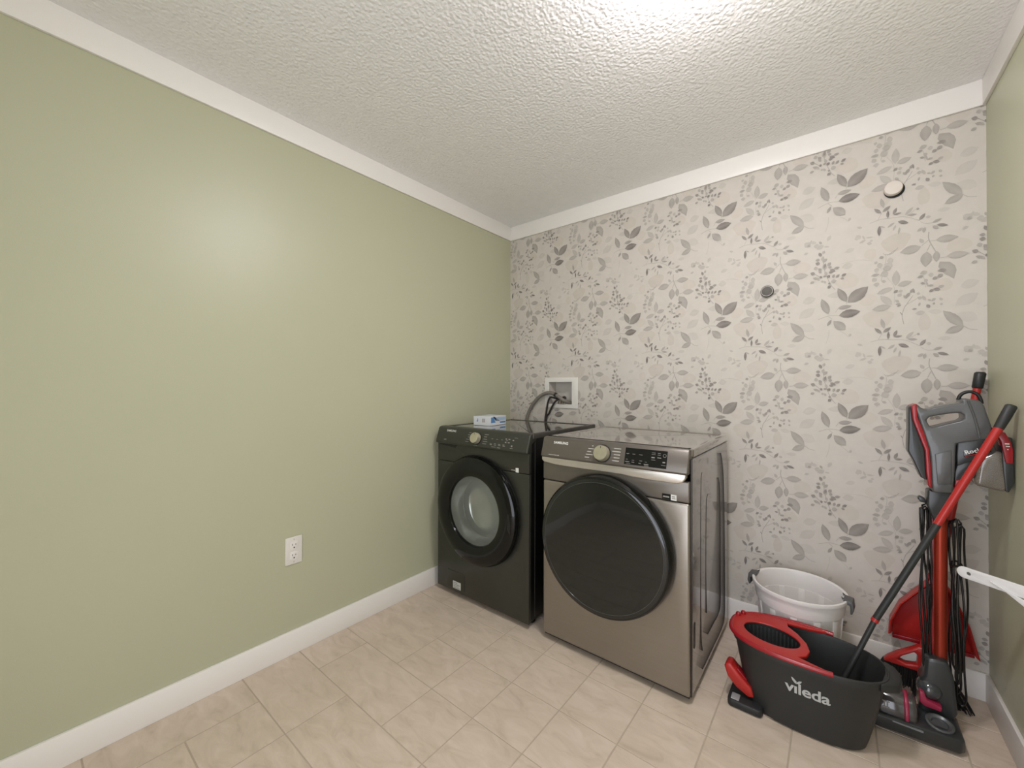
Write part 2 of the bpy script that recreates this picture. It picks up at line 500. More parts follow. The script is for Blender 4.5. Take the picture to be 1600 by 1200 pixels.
def slab(x0, x1, z0, z1):
    wf([(x0, z0), (x1, z0), (x1, z1), (x0, z1)], [ink(0)] * 4, [(0, 1, 2, 3)], 0)
slab(0, OPEN[0], 0, H); slab(OPEN[1], W, 0, H)
slab(OPEN[0], OPEN[1], 0, OPEN[2]); slab(OPEN[0], OPEN[1], OPEN[3], H)
shapes = []       # (points, inks, faces, layer) in repeat-local metres
def add_leaf(ax, az, bx, bz, w, s, layer):
    a, b_ = Vector((ax, az)), Vector((bx, bz))
    d = b_ - a
    nrm = Vector((-d.y, d.x)).normalized()
    N = 5
    prof = [0.0, 0.60, 0.95, 1.0, 0.72, 0.0]
    pts, cols, faces = [], [], []
    rnd = random.random() * 0.25
    for i in range(N + 1):
        t = i / N
        c = a + d * t
        q = nrm * (w / 2 * prof[i])
        tone = s * (1.0 - 0.28 * abs(t - 0.45 + rnd * 0.4))
        for k, (off, mul) in enumerate(((q, 1.06), (q * 0.0, 0.84 if w > 0.02 else 0.95), (-q, 0.98))):
            pts.append(tuple(c + off)); cols.append(ink(tone * mul))
    for i in range(N):
        for k in range(2):
            faces.append((3 * i + k, 3 * i + k + 1, 3 * i + 3 + k + 1, 3 * i + 3 + k))
    shapes.append((pts, cols, faces, layer))

for k, e in enumerate(LEAVES.split(';')):
    v = [int(t) for t in e.split()]
    s = v[5] / 100.0
    add_leaf(v[0] / 2000, v[1] / 2000, v[2] / 2000, v[3] / 2000, v[4] / 2000, s, 4 + s if s > 0.2 else 1 + s)
for k, e in enumerate(BLOBS.split(';')):
    x, z, rx, rz, rot, s = [int(t) for t in e.split()]
    x, z, rx, rz, rot, s = x / 2000, z / 2000, rx / 2000, rz / 2000, math.radians(rot), s / 130
    pts, cols, faces = [(x, z)], [ink(s * 0.8, 0.02)], []
    for ring, (f, m_) in enumerate(((0.93, 1.0), (1.0, 0.25))):
        for i in range(20):
            a = 2 * math.pi * i / 20
            wob = 1 + 0.07 * math.sin(3 * a + k) + 0.04 * math.sin(5 * a + 2 * k)
            ex, ez = rx * f * wob * math.cos(a), rz * f * wob * math.sin(a)
            pts.append((x + ex * math.cos(rot) - ez * math.sin(rot), z + ex * math.sin(rot) + ez * math.cos(rot)))
            cols.append(ink(s * m_, 0.02))
    for i in range(20):
        j = (i + 1) % 20
        faces.append((0, 1 + i, 1 + j)); faces.append((1 + i, 21 + i, 21 + j, 1 + j))
    shapes.append((pts, cols, faces, 0.3 + 0.06 * k))
for e in STEMS.split(';'):
    v = [int(t) for t in e.split()]
    s, wd = v[-1] / 100.0, v[-2] / 8.889 * 0.00157
    # the last two numbers are width and ink
    wd, s = v[-2] * 0.00018, v[-1] / 100.0
    P = spline([(v[i] / 2000, v[i + 1] / 2000, 0) for i in range(0, len(v) - 2, 2)], 4)
    pts, cols, faces = [], [], []
    for i, q in enumerate(P):
        t = (P[min(i + 1, len(P) - 1)] - P[max(i - 1, 0)]).normalized()
        nx, nz = -t.y * wd, t.x * wd
        pts += [(q.x + nx, q.y + nz), (q.x - nx, q.y - nz)]
        cols += [ink(s), ink(s)]
        if i:
            faces.append((2 * i - 2, 2 * i - 1, 2 * i + 1, 2 * i))
    shapes.append((pts, cols, faces, 3.5))
v = [int(t) for t in FAN.split()]
fp = [(v[i] / 2000, v[i + 1] / 2000) for i in range(0, len(v), 2)]
fc = (sum(q[0] for q in fp) / len(fp), sum(q[1] for q in fp) / len(fp))
shapes.append(([fc] + fp, [ink(0.36)] + [ink(0.46)] * len(fp), [(0, 1 + i, 1 + (i + 1) % len(fp)) for i in range(len(fp))], 3))

shapes.sort(key=lambda q: q[3])      # pale washes first, dark leaves last
for ci in range(-6, 4):
    for cj in range(-5, 5):
        dx, dz = OX + ci * PX, OZ + cj * PZ
        for layer, (pts, cols, faces, rank) in enumerate(shapes, 1):
            xs = [q[0] + dx for q in pts]; zs = [q[1] + dz for q in pts]
            if max(xs) < 0 or min(xs) > W or max(zs) < 0.05 or min(zs) > H - 0.05:
                continue
            if max(xs) > OPEN[0] - .02 and min(xs) < OPEN[1] + .02 and max(zs) > OPEN[2] - .02 and min(zs) < OPEN[3] + .02:
                continue
            wf(list(zip(xs, zs)), cols, faces, layer)
me = bpy.data.meshes.new('wall_back')
me.from_pydata(wb_v, [], wb_f)
at = me.color_attributes.new('print', 'FLOAT_COLOR', 'POINT')
at.data.foreach_set('color', [c for q in wb_c for c in q])
me.materials.append(mat_print())
wall_back = bpy.data.objects.new('wall_back', me)
COL.objects.link(wall_back)
wall_back['kind'] = 'structure'
wall_back['label'] = STRUCT_LABELS['wall_back']

# ---------------------------------------------------------------- ceiling lamps
def ceiling_lamp(x, y, strength, label):
    t = thing('ceiling_lamp', label, 'ceiling lamp', (x, y, H))
    metal = mat('lamp_metal', (190, 188, 182), 0.3, 0.8)
    obj('lamp_base', lathe([(0, 0), (0.15, 0), (0.155, -0.012), (0.15, -0.025), (0, -0.025)], (x, y, H), (0, 0, 1), 40), metal, t)
    g = mat('lamp_glass', (252, 249, 254), 0.4, emit=strength, var=0.0)
    pr = [(0.138, -0.025)]
    for i in range(1, 9):
        a = math.pi / 2 * i / 8
        pr.append((0.138 * math.cos(a), -0.025 - 0.085 * math.sin(a)))
    pr[-1] = (0, pr[-1][1])
    obj('glass_dome', lathe(pr, (x, y, H), (0, 0, 1), 40), g, t, 60)
    return t
ceiling_lamp(1.68, -1.34, LAMP_MAIN, 'round white glass ceiling lamp over the middle of the floor')

# ================================================================== washer and dryer
W_DARK = mat('washer_dark_steel', (61, 61, 53), 0.30, 0.35, var=0.08, scale=9, stretch=(1, 1, 14), rvar=0.05)
W_PANEL = mat('washer_panel', (56, 57, 50), 0.38, 0.2, var=0.05)
W_SIDE = mat('washer_side_black', (17, 17, 16), 0.35, 0.1)
W_TOP = mat('washer_top_gloss', (40, 40, 38), 0.07, 0.0, spec=0.9, coat=0.8)
W_RIM = mat('washer_top_rim', (78, 74, 69), 0.35, 0.3)
D_STEEL = mat('dryer_champagne_steel', (148, 141, 131), 0.30, 0.75, var=0.05, scale=8, stretch=(1, 1, 16), rvar=0.05)
D_UPPER = mat('dryer_upper_steel', (112, 106, 98), 0.32, 0.6, var=0.05)
D_PANEL = mat('dryer_panel_bronze', (108, 102, 95), 0.33, 0.55, var=0.05)
D_SIDE = mat('dryer_side_gloss', (122, 115, 110), 0.14, 0.25, var=0.10, scale=5, coat=0.5)
D_TOP = mat('dryer_top_gloss', (128, 120, 110), 0.08, 0.2, spec=0.9, coat=0.9)
D_BAND = mat('silver_band', (206, 200, 190), 0.28, 0.7)
BLACK_GLOSS = mat('black_gloss_plastic', (16, 17, 15), 0.10, 0.0, spec=0.35)
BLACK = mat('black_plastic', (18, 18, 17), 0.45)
DOOR_GLASS = mat('dark_door_glass', (30, 31, 29), 0.05, 0.0, spec=0.55)
GROOVE = mat('dryer_groove', (52, 47, 44), 0.3, 0.3)
DIAL = mat('brushed_dial', (205, 200, 178), 0.3, 0.8, var=0.1, scale=60)
PRINT_W = mat('white_print', (225, 224, 218), 0.5)
PRINT_G = mat('grey_print', (138, 135, 128), 0.5)
DISPLAY = mat('display_black', (20, 21, 22), 0.15)
STICK_W = mat('white_sticker', (214, 214, 208), 0.5)
FEET = mat('rubber_foot', (22, 21, 20), 0.8)

FY = -0.765      # front plane of both machines
# slanted control panel: foot and head of its face
PA, PB = Vector((0, -0.786, 0.893)), Vector((0, -0.760, 0.974))
PDIR = (PB - PA).normalized()
PNRM = Vector((0, -PDIR.z, PDIR.y))
def on_panel(x, v, off=0.0):
    return Vector((x, 0, 0)) + PA + (PB - PA) * v + PNRM * off
def panel_mtx(x, v, off):
    m = Matrix((Vector((1, 0, 0)), PDIR, PNRM)).transposed().to_4x4()
    m.translation = on_panel(x, v, off)
    return m
def panel_rect(bm, x0, x1, v0, v1, off):
    q = [bm.verts.new(on_panel(x, v, off)) for x, v in ((x0, v0), (x1, v0), (x1, v1), (x0, v1))]
    bm.faces.new(q)
def front_rect(bm, x0, x1, z0, z1, y):
    bm.faces.new([bm.verts.new(c) for c in ((x0, y, z0), (x1, y, z0), (x1, y, z1), (x0, y, z1))])
def front_mtx(x, y, z):
    m = Matrix(((1, 0, 0), (0, 0, -1), (0, 1, 0))).to_4x4()
    m.translation = (x, y, z)
    return m

def u_panels(x0, x1, z0, zs, z1, cx, cz, r):
    """front sheet split by a seam at zs, with a round opening that crosses the seam"""
    d = math.sqrt(r * r - (zs - cz) ** 2)
    a1 = math.atan2(zs - cz, d)
    n = 40
    low = [(x0, z0), (x1, z0), (x1, zs - .001), (cx + d, zs - .001)]
    for i in range(1, n):
        a = a1 - (math.pi + 2 * a1) * i / n
        low.append((cx + r * math.cos(a), cz + r * math.sin(a)))
    low += [(cx - d, zs - .001), (x0, zs - .001)]
    up = [(x0, zs + .001), (cx - d, zs + .001)]
    for i in range(1, 16):
        a = (math.pi - a1) - (math.pi - 2 * a1) * i / 16
        up.append((cx + r * math.cos(a), cz + r * math.sin(a)))
    up += [(cx + d, zs + .001), (x1, zs + .001), (x1, z1), (x0, z1)]
    return low, up

def cabinet(x0, x1, yr, yf, z0, z1):
    """five-sided cabinet shell, open at the front"""
    b = box(x0, x1, yf, yr, z0, z1, 0.0)
    b.faces.ensure_lookup_table()
    f = [q for q in b.faces if q.normal.y < -0.9]
    bmesh.ops.delete(b, geom=f, context='FACES')
    es = [e for e in b.edges if len(e.link_faces) == 2]
    bmesh.ops.bevel(b, geom=es, offset=0.008, segments=2, profile=0.5, affect='EDGES')
    return b

def top_slab(x0, x1, y0, y1, z0, z1, r=0.02, rim=0.022, sink=0.004):
    b = prism(rrect(x0, x1, y0, y1, r), z0, z1, 'z', 0.006, 3)
    b.faces.ensure_lookup_table()
    f = max(b.faces, key=lambda q: q.calc_area() * (1 if q.normal.z > 0.9 else 0))
    bmesh.ops.inset_region(b, faces=[f], thickness=rim, depth=0)
    bmesh.ops.inset_region(b, faces=[f], thickness=0.004, depth=-sink)
    return b

def control_panel(x0, x1, m, t, zt=0.985):
    prof = [(-0.742, 0.886), (-0.780, 0.886), (-0.786, 0.893), (-0.760, 0.974), (-0.752, 0.981), (-0.738, zt), (-0.700, zt), (-0.700, 0.95), (-0.742, 0.93)]
    return obj('control_panel', prism(prof, x0, x1, 'x', 0.006, 3), m, t, 30)

def knob(x, v, r, t):
    c = on_panel(x, v)
    k = obj('dial', lathe([(r * 1.04, 0.0), (r * 1.04, .004), (r, .006), (r * 0.97, .022), (r * 0.92, .0255), (r * .5, .0262), (0, .0262)], c, PNRM, 40), DIAL, t)
    obj('dial_ring', lathe([(r * 1.04, 0.0005), (r * 1.16, 0.0005), (r * 1.16, .003), (r * 1.04, .003)], c, PNRM, 40, closed=True), BLACK, k)
    b = bmesh.new()
    for s in range(1):
        q0 = c + PNRM * .0267
        q = [q0 + Vector((1, 0, 0)) * a + PDIR * c_ for a, c_ in ((-.0012, r * .55), (.0012, r * .55), (.0012, r * .85), (-.0012, r * .85))]
        b.faces.new([b.verts.new(p) for p in q])
    obj('dial_mark', b, GROOVE, k)
    return k

def feet(x0, x1, y0, y1, h, t):
    for fx in (x0 + .045, x1 - .045):
        for fy in (y0 + .06, y1 - .05):
            obj('foot', lathe([(0, 0), (.022, 0), (.024, .004), (.022, .012), (.009, .014), (.009, h + .004), (0, h + .004)], (fx, fy, 0), (0, 0, 1), 20), FEET, t)

# ---------------------------------------------------------------- washer
X0, X1, YR, ZB = 0.056, 0.742, -0.062, 0.028
wsh = thing('washing_machine', 'dark grey front-loading washing machine in the corner with a round grey window', 'washing machine', (0.399, -0.41, 0))
obj('cabinet', cabinet(X0 + .004, X1 - .004, YR, FY + .02, ZB, 0.958), W_SIDE, wsh, 30)
CX, CZ, CR = 0.392, 0.540, 0.298
low, up = u_panels(X0, X1, ZB, .782, .888, CX, CZ, CR - .03)
obj('lower_front_panel', prism(low, FY, FY + .022, 'y', .003, 2), W_DARK, wsh, 30)
obj('upper_front_panel', prism(up, FY, FY + .022, 'y', .003, 2), W_DARK, wsh, 30)
obj('top', top_slab(X0 - .002, X1 + .004, -0.742, YR + .004, 0.955, 0.984, .018, .016, .004), W_TOP, wsh, 30)
obj('top_edge', prism([(-.735, .957), (-.735, .9865), (-.066, .9865), (-.060, .982), (-.060, .957)], X1 - .010, X1 + .006, 'x', .004, 3), W_RIM, wsh, 30)
wp = control_panel(X0 - .001, X1 + .003, W_PANEL, wsh)
knob(0.386, 0.52, 0.031, wsh)
# detergent drawer pull: the dark pocket under the left end of the panel
obj('drawer_pull', prism([(.062, .889), (.235, .889), (.205, .864), (.075, .876)], FY - .0015, FY + .01, 'y', .002), BLACK, wsh)
b = text_bm('SAMSUNG', 0.0165, panel_mtx(0.135, 0.80, .0006), 0.0003, 1.05)
obj('brand_lettering', b, PRINT_W, wp)
b = bmesh.new()
for k in range(5):
    v = .84 - .15 * k
    sx = (.018, .022, .016, .024, .026)[k]
    panel_rect(b, .338 - .002 * k - sx, .338 - .002 * k, v, v + .035, .0006)
    panel_rect(b, .440 - .001 * k, .440 - .001 * k + (.03, .022, .026, .032, .028)[k], v - .02, v + .015, .0006)
panel_rect(b, .372, .402, .06, .085, .0006)
for k in range(4):
    panel_rect(b, .495 + .034 * k, .507 + .034 * k, .60, .625, .0006)
    panel_rect(b, .488 + .030 * k, .503 + .030 * k, .30, .33, .0006)
    panel_rect(b, .491 + .030 * k, .506 + .030 * k, .22, .26, .0006)
for x, v, w_, h_ in ((.592, .66, .010, .06), (.612, .66, .012, .06), (.640, .62, .010, .06), (.592, .45, .010, .07), (.612, .45, .012, .06), (.636, .24, .010, .10), (.632, .14, .018, .03), (.650, .80, .022, .02), (.505, .10, .03, .03), (.545, .08, .022, .03), (.125, .20, .012, .05), (.138, .20, .008, .07)):
    panel_rect(b, x, x + w_, v, v + h_, .0006)
obj('panel_markings', b, PRINT_G, wp)['kind'] = 'stuff'
b = bmesh.new(); front_rect(b, .628, .655, .790, .795, FY - .0006); obj('print', b, PRINT_G, wsh)
b = bmesh.new(); front_rect(b, .657, .677, .783, .806, FY - .0006); obj('energy_sticker', b, STICK_W, wsh)
# door
dr = obj('door', lathe([(CR - .035, .0), (CR - .004, .0), (CR, .006), (CR, .022), (CR - .006, .038), (CR - .02, .048), (CR - .06, .053), (.205, .050), (.192, .044), (.188, .036), (.188, .004)], (CX, FY - .002, CZ), (0, -1, 0), 96), BLACK_GLOSS, wsh, 30)
obj('door_hinge_side', lathe([(CR + .002, .004), (CR + .004, .010), (CR + .002, .018)], (CX, FY - .002, CZ), (0, -1, 0), 96), BLACK, dr)
BOWL = mat('smoked_glass_bowl', (178, 178, 170), 0.16, 0.30, var=0.18, scale=7, spec=0.7, coat=0.5)
bowl = obj('door_bowl', lathe([(.190, .036), (.186, .020), (.178, -.010), (.168, -.05), (.150, -.075), (.147, -.078), (.12, -.092), (.06, -.103), (0, -.106)], (CX, FY, CZ), (0, -1, 0), 96), BOWL, dr, 60)
for rr, hh in ((.1665, -.052), (.112, -.096)):
    obj('bowl_ring', lathe([(rr + .0022, hh - .001), (rr + .001, hh + .002), (rr - .001, hh + .0025), (rr - .003, hh - .001)], (CX, FY, CZ), (0, -1, 0), 96), mat('bowl_ring', (190, 190, 182), 0.15, 0.5), bowl)
obj('door_handle_recess', prism([(.62, .60), (.652, .575), (.664, .52), (.662, .47), (.640, .50), (.634, .55)], FY - .053, FY - .045, 'y', .002), BLACK, dr)
GL = bpy.data.materials.new('clear_window_glass')
GL.use_nodes = True
nt = GL.node_tree
for n_ in list(nt.nodes):
    nt.nodes.remove(n_)
_o = nt.nodes.new('ShaderNodeOutputMaterial'); _mx = nt.nodes.new('ShaderNodeMixShader')
_t = nt.nodes.new('ShaderNodeBsdfTransparent'); _g = nt.nodes.new('ShaderNodeBsdfGlossy'); _fr = nt.nodes.new('ShaderNodeFresnel')
_t.inputs[0].default_value = (0.93, 0.95, 0.92, 1); _g.inputs['Roughness'].default_value = 0.03; _fr.inputs[0].default_value = 1.5
nt.links.new(_fr.outputs[0], _mx.inputs[0]); nt.links.new(_t.outputs[0], _mx.inputs[1]); nt.links.new(_g.outputs[0], _mx.inputs[2]); nt.links.new(_mx.outputs[0], _o.inputs[0])
obj('window_glass', lathe([(.190, .038), (.12, .042), (0, .044)], (CX, FY, CZ), (0, -1, 0), 64), GL, dr)
# filter flap and its sticker
fl_ = obj('filter_cover', prism(rrect(.140, .288, .045, .146, .012), FY - .0015, FY + .002, 'y', .001), W_DARK, wsh)
b = bmesh.new(); front_rect(b, .193, .258, .048, .090, FY - .0022); obj('rating_sticker', b, mat('paper_label', (196, 198, 190), 0.6), fl_)
b = bmesh.new()
for k in range(4):
    front_rect(b, .198, .198 + (.05, .04, .052, .03)[k], .052 + .009 * k, .0555 + .009 * k, FY - .0026)
obj('sticker_print', b, mat('sticker_ink', (120, 122, 116), 0.6), fl_)['kind'] = 'stuff'
obj('side_seam', box(X1 - .0045, X1 - .0032, -.7075, -.7060, .045, .940), mat('seam_highlight', (120, 118, 112), 0.3, 0.6), wsh)  # washer side seam, its edge highlight put in as a lighter strip
feet(X0, X1, FY + .02, YR, ZB, wsh)

# ---------------------------------------------------------------- dryer
X0, X1, YR, ZB = 0.827, 1.510, -0.095, 0.026
dry = thing('clothes_dryer', 'champagne steel front-loading dryer with a large dark round door', 'dryer', (1.168, -0.43, 0))
obj('cabinet', cabinet(X0 + .003, X1, YR, FY + .024, ZB, 0.945), D_SIDE, dry, 30)
CX, CZ, CR = 1.152, 0.538, 0.304
low, up = u_panels(X0, X1 - .004, ZB + .004, .774, .858, CX, CZ, CR - .03)
obj('lower_front_panel', prism(low, FY, FY + .026, 'y', .010, 4, ), D_STEEL, dry, 30)
obj('upper_front_panel', prism(up, FY + .001, FY + .026, 'y', .006, 3), D_UPPER, dry, 30)
obj('base_shade_slab', box(X0 + .006, X1 - .008, FY + .012, YR, ZB - .004, ZB + .01), BLACK, dry)  # black slab painting in the shade under the dryer
obj('top', top_slab(X0 - .002, X1 + .002, -0.745, YR + .002, 0.948, 0.982, .025, .018, .003), D_TOP, dry, 30)
dp = control_panel(X0 - .001, X1 - .005, D_PANEL, dry, .982)
# silver scoop between the panel and the front sheet
band = [(.826, .889), (.826, .870), (.838, .860), (.90, .854), (1.05, .852), (1.24, .852), (1.29, .848), (1.36, .846), (1.46, .847), (1.482, .854), (1.494, .870), (1.496, .889)]
obj('silver_band', prism(band, FY - .010, FY + .02, 'y', .005, 3), D_BAND, dry, 50)
knob(1.147, 0.48, 0.034, dry)
disp = obj('display', box(0, .174, 0, .070, 0, .0012, .0004, 1, mtx=panel_mtx(1.250, .10, .0002)), DISPLAY, dp)
b = bmesh.new()
for x, v, w_, h_ in ((1.256, .62, .014, .02), (1.282, .62, .014, .02), (1.310, .62, .018, .02), (1.256, .34, .010, .02), (1.282, .32, .012, .02), (1.314, .33, .014, .02), (1.254, .22, .022, .03), (1.282, .22, .014, .03), (1.312, .20, .012, .03), (1.334, .18, .022, .04), (1.260, .14, .020, .015), (1.338, .30, .010, .015), (1.362, .78, .018, .02), (1.362, .70, .018, .02), (1.386, .78, .014, .02), (1.386, .70, .014, .02), (1.362, .54, .016, .06), (1.386, .56, .018, .04), (1.362, .44, .020, .02), (1.408, .36, .012, .07), (1.404, .24, .020, .02), (1.336, .12, .022, .02)):
    panel_rect(b, x, x + w_ * .85, v, v + h_ * .8, .0018)
obj('display_symbols', b, PRINT_G, disp)['kind'] = 'stuff'
bz = lathe([(.0055, 0), (.0068, 0), (.0068, .0004), (.0055, .0004)], on_panel(1.414, .70, .0016), PNRM, 20, closed=True)
obj('power_symbol', bz, PRINT_G, disp)
b = text_bm('SAMSUNG', 0.0168, panel_mtx(0.890, 0.74, .0006), 0.0004, 1.05)
obj('brand_lettering', b, PRINT_W, dp)
b = bmesh.new()
for k in range(5):
    v = .80 - .155 * k
    sx = (.020, .028, .020, .034, .022)[k]
    panel_rect(b, 1.080 - .004 * k + (.012 if k == 0 else 0), 1.080 - .004 * k + sx, v, v + .045, .0006)
    panel_rect(b, 1.228 - .001 * k - (.03, .036, .026, .024, .028)[k], 1.230 - .001 * k, v - .01, v + .035, .0006)
panel_rect(b, .872, .918, .085, .115, .0006); panel_rect(b, .921, .930, .08, .12, .0006)
obj('panel_markings', b, mat('soft_print', (176, 172, 164), 0.5), dp)['kind'] = 'stuff'
b = bmesh.new()
for k in range(5):
    v = .80 - .155 * k
    panel_rect(b, 1.186, 1.200, v + .01, v + .018, .0006)
panel_rect(b, 1.072, 1.100, .06, .075, .0006); panel_rect(b, 1.432, 1.444, .90, .92, .0006)
obj('panel_fine_print', b, PRINT_G, dp)['kind'] = 'stuff'
b = bmesh.new(); front_rect(b, 1.402, 1.436, .779, .800, FY - .0004); obj('black_sticker', b, DISPLAY, dry)
b = bmesh.new(); front_rect(b, 1.436, 1.458, .778, .801, FY - .0005); obj('white_sticker', b, STICK_W, dry)
b = bmesh.new(); front_rect(b, 1.406, 1.430, .786, .792, FY - .0009); front_rect(b, 1.440, 1.454, .784, .788, FY - .0009); front_rect(b, 1.440, 1.452, .791, .795, FY - .0009)
obj('sticker_print', b, PRINT_G, dry)['kind'] = 'stuff'
dr = obj('door', lathe([(CR - .035, .0), (CR - .004, .0), (CR, .006), (CR, .024), (CR - .004, .038), (CR - .006, .046), (CR - .012, .0515), (CR - .020, .053), (CR - .020, .0)], (CX, FY - .001, CZ), (0, -1, 0), 96), BLACK_GLOSS, dry, 30)
obj('door_glass', lathe([(CR - .012, .0500), (CR - .016, .0530), (CR - .03, .0540), (CR * .5, .0552), (0, .0556)], (CX, FY - .001, CZ), (0, -1, 0), 96), DOOR_GLASS, dr, 60)
obj('glass_edge_line', lathe([(CR - .028, .0535), (CR - .0285, .0547), (CR - .030, .0548), (CR - .0305, .0535)], (CX, FY - .001, CZ), (0, -1, 0), 96), mat('glass_edge', (70, 72, 70), 0.15), dr)
def groove(pts, r=.0038):
    P = spline([(X1 - .0026, y, z) for y, z in pts], 6)
    obj('pressed_groove', tube(P, r, 8), GROOVE, dry)
groove([(-.245, .905), (-.215, .86), (-.185, .76), (-.165, .5), (-.160, .20), (-.166, .09), (-.22, .055), (-.40, .052), (-.586, .052)])
groove([(-.600, .870), (-.612, .84), (-.618, .70), (-.618, .40), (-.610, .20), (-.590, .130)])
groove([(-.300, .795), (-.272, .75), (-.258, .60), (-.255, .35), (-.258, .20), (-.29, .158), (-.40, .155), (-.500, .155)])
groove([(-.500, .760), (-.525, .73), (-.532, .60), (-.532, .40), (-.520, .255)])
obj('side_seam', box(X1 - .001, X1 + .0012, -.745, -.10, .9455, .9480), GROOVE, dry)
obj('front_corner_strip', prism([(-.752, .03), (-.738, .03), (-.738, .944), (-.752, .944)], X1 - .004, X1 + .0005, 'x', .001), GROOVE, dry)
obj('side_latch_slot', prism(rrect(-.722, -.700, .20, .30, .008), X1 - .002, X1 + .001, 'x', .0005), GROOVE, dry)
feet(X0, X1, FY + .02, YR, ZB - .004, dry)

# ================================================================== small things on the walls
PLASTIC_W = mat('white_plastic', (226, 222, 214), 0.35, var=0.015)
DARKSLOT = mat('dark_slot', (40, 38, 36), 0.7)
# duplex outlet on the long green wall (x = 0); local (y, z)
ou = thing('wall_outlet', 'white duplex power outlet on the green wall', 'outlet', (0, -1.58, 0.47))
obj('cover_plate', prism(rrect(-1.6165, -1.5425, .409, .533, .004), 0.0, .006, 'x', .0025, 3), PLASTIC_W, ou)
for zc in (.494, .447):
    r_ = obj('receptacle', prism(rrect(-1.597, -1.562, zc - .0195, zc + .0195, .008), .005, .0078, 'x', .0008), mat('receptacle_white', (232, 228, 222), 0.3), ou)
    for dy, hh in ((-.0075, .0085), (.0065, .007)):
        obj('slot', box(.0076, .0081, -1.5795 + dy - .0012, -1.5795 + dy + .0012, zc + .001, zc + .001 + hh), DARKSLOT, r_)
    obj('ground_hole', lathe([(0, 0), (.0032, 0), (.0032, .0006), (0, .0006)], (.0076, -1.5795, zc - .0085), (1, 0, 0), 14), DARKSLOT, r_)
for zc in (.522, .420):
    obj('plate_screw', lathe([(0, 0), (.0032, 0), (.0026, .001), (0, .0013)], (.0058, -1.5795, zc), (1, 0, 0), 14), mat('screw_white', (190, 186, 178), 0.35), ou)

# recessed laundry outlet box in the papered wall
x0, x1, z0, z1 = OPEN
lb = thing('laundry_outlet_box', 'white recessed laundry outlet box in the leafy wallpaper above the washer', 'outlet box', (0.45, 0, 1.075))
obj('frame', prism([(.322, 1.076), (.590, 1.076), (.590, 1.289), (.322, 1.289)], -.007, -.0015, 'y', .002, 2, holes=[[(x0, z0), (x0, z1), (x1, z1), (x1, z0)]]), PLASTIC_W, lb)
b = bmesh.new()
dpt = .085
for q in (((x0, z0), (x1, z0)), ((x1, z0), (x1, z1)), ((x1, z1), (x0, z1)), ((x0, z1), (x0, z0))):
    b.faces.new([b.verts.new(c) for c in ((q[0][0], -.004, q[0][1]), (q[1][0], -.004, q[1][1]), (q[1][0], dpt, q[1][1]), (q[0][0], dpt, q[0][1]))])
b.faces.new([b.verts.new(c) for c in ((x0, dpt, z0), (x1, dpt, z0), (x1, dpt, z1), (x0, dpt, z1))])
obj('recess', b, mat('recess_plastic', (206, 200, 191), 0.5), lb)
for xc in (.415, .455):
    vb = obj('valve', lathe([(0, 0), (.012, 0), (.012, .018), (.009, .02), (.009, .05), (0, .05)], (xc, .05, z0), (0, 0, 1), 18), mat('valve_brass', (150, 140, 120), 0.35, 0.8), lb)
    obj('valve_lever', box(xc - .004, xc + .022, .03, .036, z0 + .038, z0 + .046, .002), mat('lever_grey', (70, 70, 72), 0.5), vb)

H_GREY = mat('grey_hose_plastic', (122, 116, 108), 0.5, var=0.1, scale=80)
H_BLACK = mat('black_hose_rubber', (38, 35, 32), 0.5, var=0.1, scale=60)
pts = spline([(.175, -.034, .60), (.178, -.034, .90), (.188, -.034, 1.00), (.222, -.034, 1.075), (.285, -.034, 1.145), (.350, -.034, 1.178), (.405, -.034, 1.178), (.450, -.032, 1.158), (.492, -.024, 1.130), (.512, .012, 1.116), (.520, .05, 1.110)], 10)
hs = thing('drain_hose', 'grey corrugated drain hose arching from the washer into the outlet box', 'hose', (.175, -.034, .60))
rr = [.0118 + (.0012 if i % 2 else 0) for i in range(len(pts))]
obj('hose_tube', tube(pts, rr, 14), H_GREY, hs, 60)
obj('hose_clip', tube(pts[64:68], .0155, 12), H_BLACK, hs)
for k, (pp, lab) in enumerate((
        ([(.340, -.030, .60), (.342, -.030, .95), (.352, -.030, 1.04), (.372, -.040, 1.115), (.392, -.044, 1.148), (.412, -.040, 1.150), (.430, -.01, 1.142), (.418, .045, 1.150)], 'black rubber supply hose bending tightly into the outlet box'),
        ([(.345, -.028, .60), (.348, -.028, .97), (.375, -.028, 1.04), (.412, -.034, 1.100), (.440, -.030, 1.132), (.458, -.004, 1.142), (.456, .045, 1.150)], 'black rubber supply hose slanting straight up into the outlet box'))):
    P = spline(pp, 10)
    h = thing('supply_hose', lab, 'hose', pp[0])
    obj('hose_tube', tube(P, .0068, 12), H_BLACK, h, 60)
    obj('hose_coupling', tube(P[-5:], .0105, 12), mat('coupling_grey', (92, 88, 82), 0.4, 0.4), h)

# round covers on the papered wall
cc = thing('vent_cover', 'round white cover over a hole high on the leafy wallpaper', 'vent cover', (2.142, 0, 2.085))
obj('cap', lathe([(.0285, .004), (.0305, .006), (.0305, .020), (.028, .024), (0, .0255)], (2.140, -.001, 2.085), (0, -1, .02), 36), mat('cap_cream', (216, 206, 196), 0.5), cc)
obj('hole_gap_shadow', lathe([(.0, .0008), (.033, .0008), (.034, .0016), (.0, .0022)], (2.144, -.001, 2.081), (0, -1, 0), 36), DARKSLOT, cc)  # dark disc set off down right: hole gap with the cap's shadow painted in
pc = thing('pipe_plug', 'small dark grey round plug with a pale ring on the leafy wallpaper', 'pipe plug', (1.675, 0, 1.708))
obj('plug', lathe([(.0255, .0008), (.0285, .002), (.0285, .012), (.027, .016), (0, .016)], (1.675, -.001, 1.708), (0, -1, 0), 32), mat('plug_grey', (62, 60, 56), 0.5), pc)
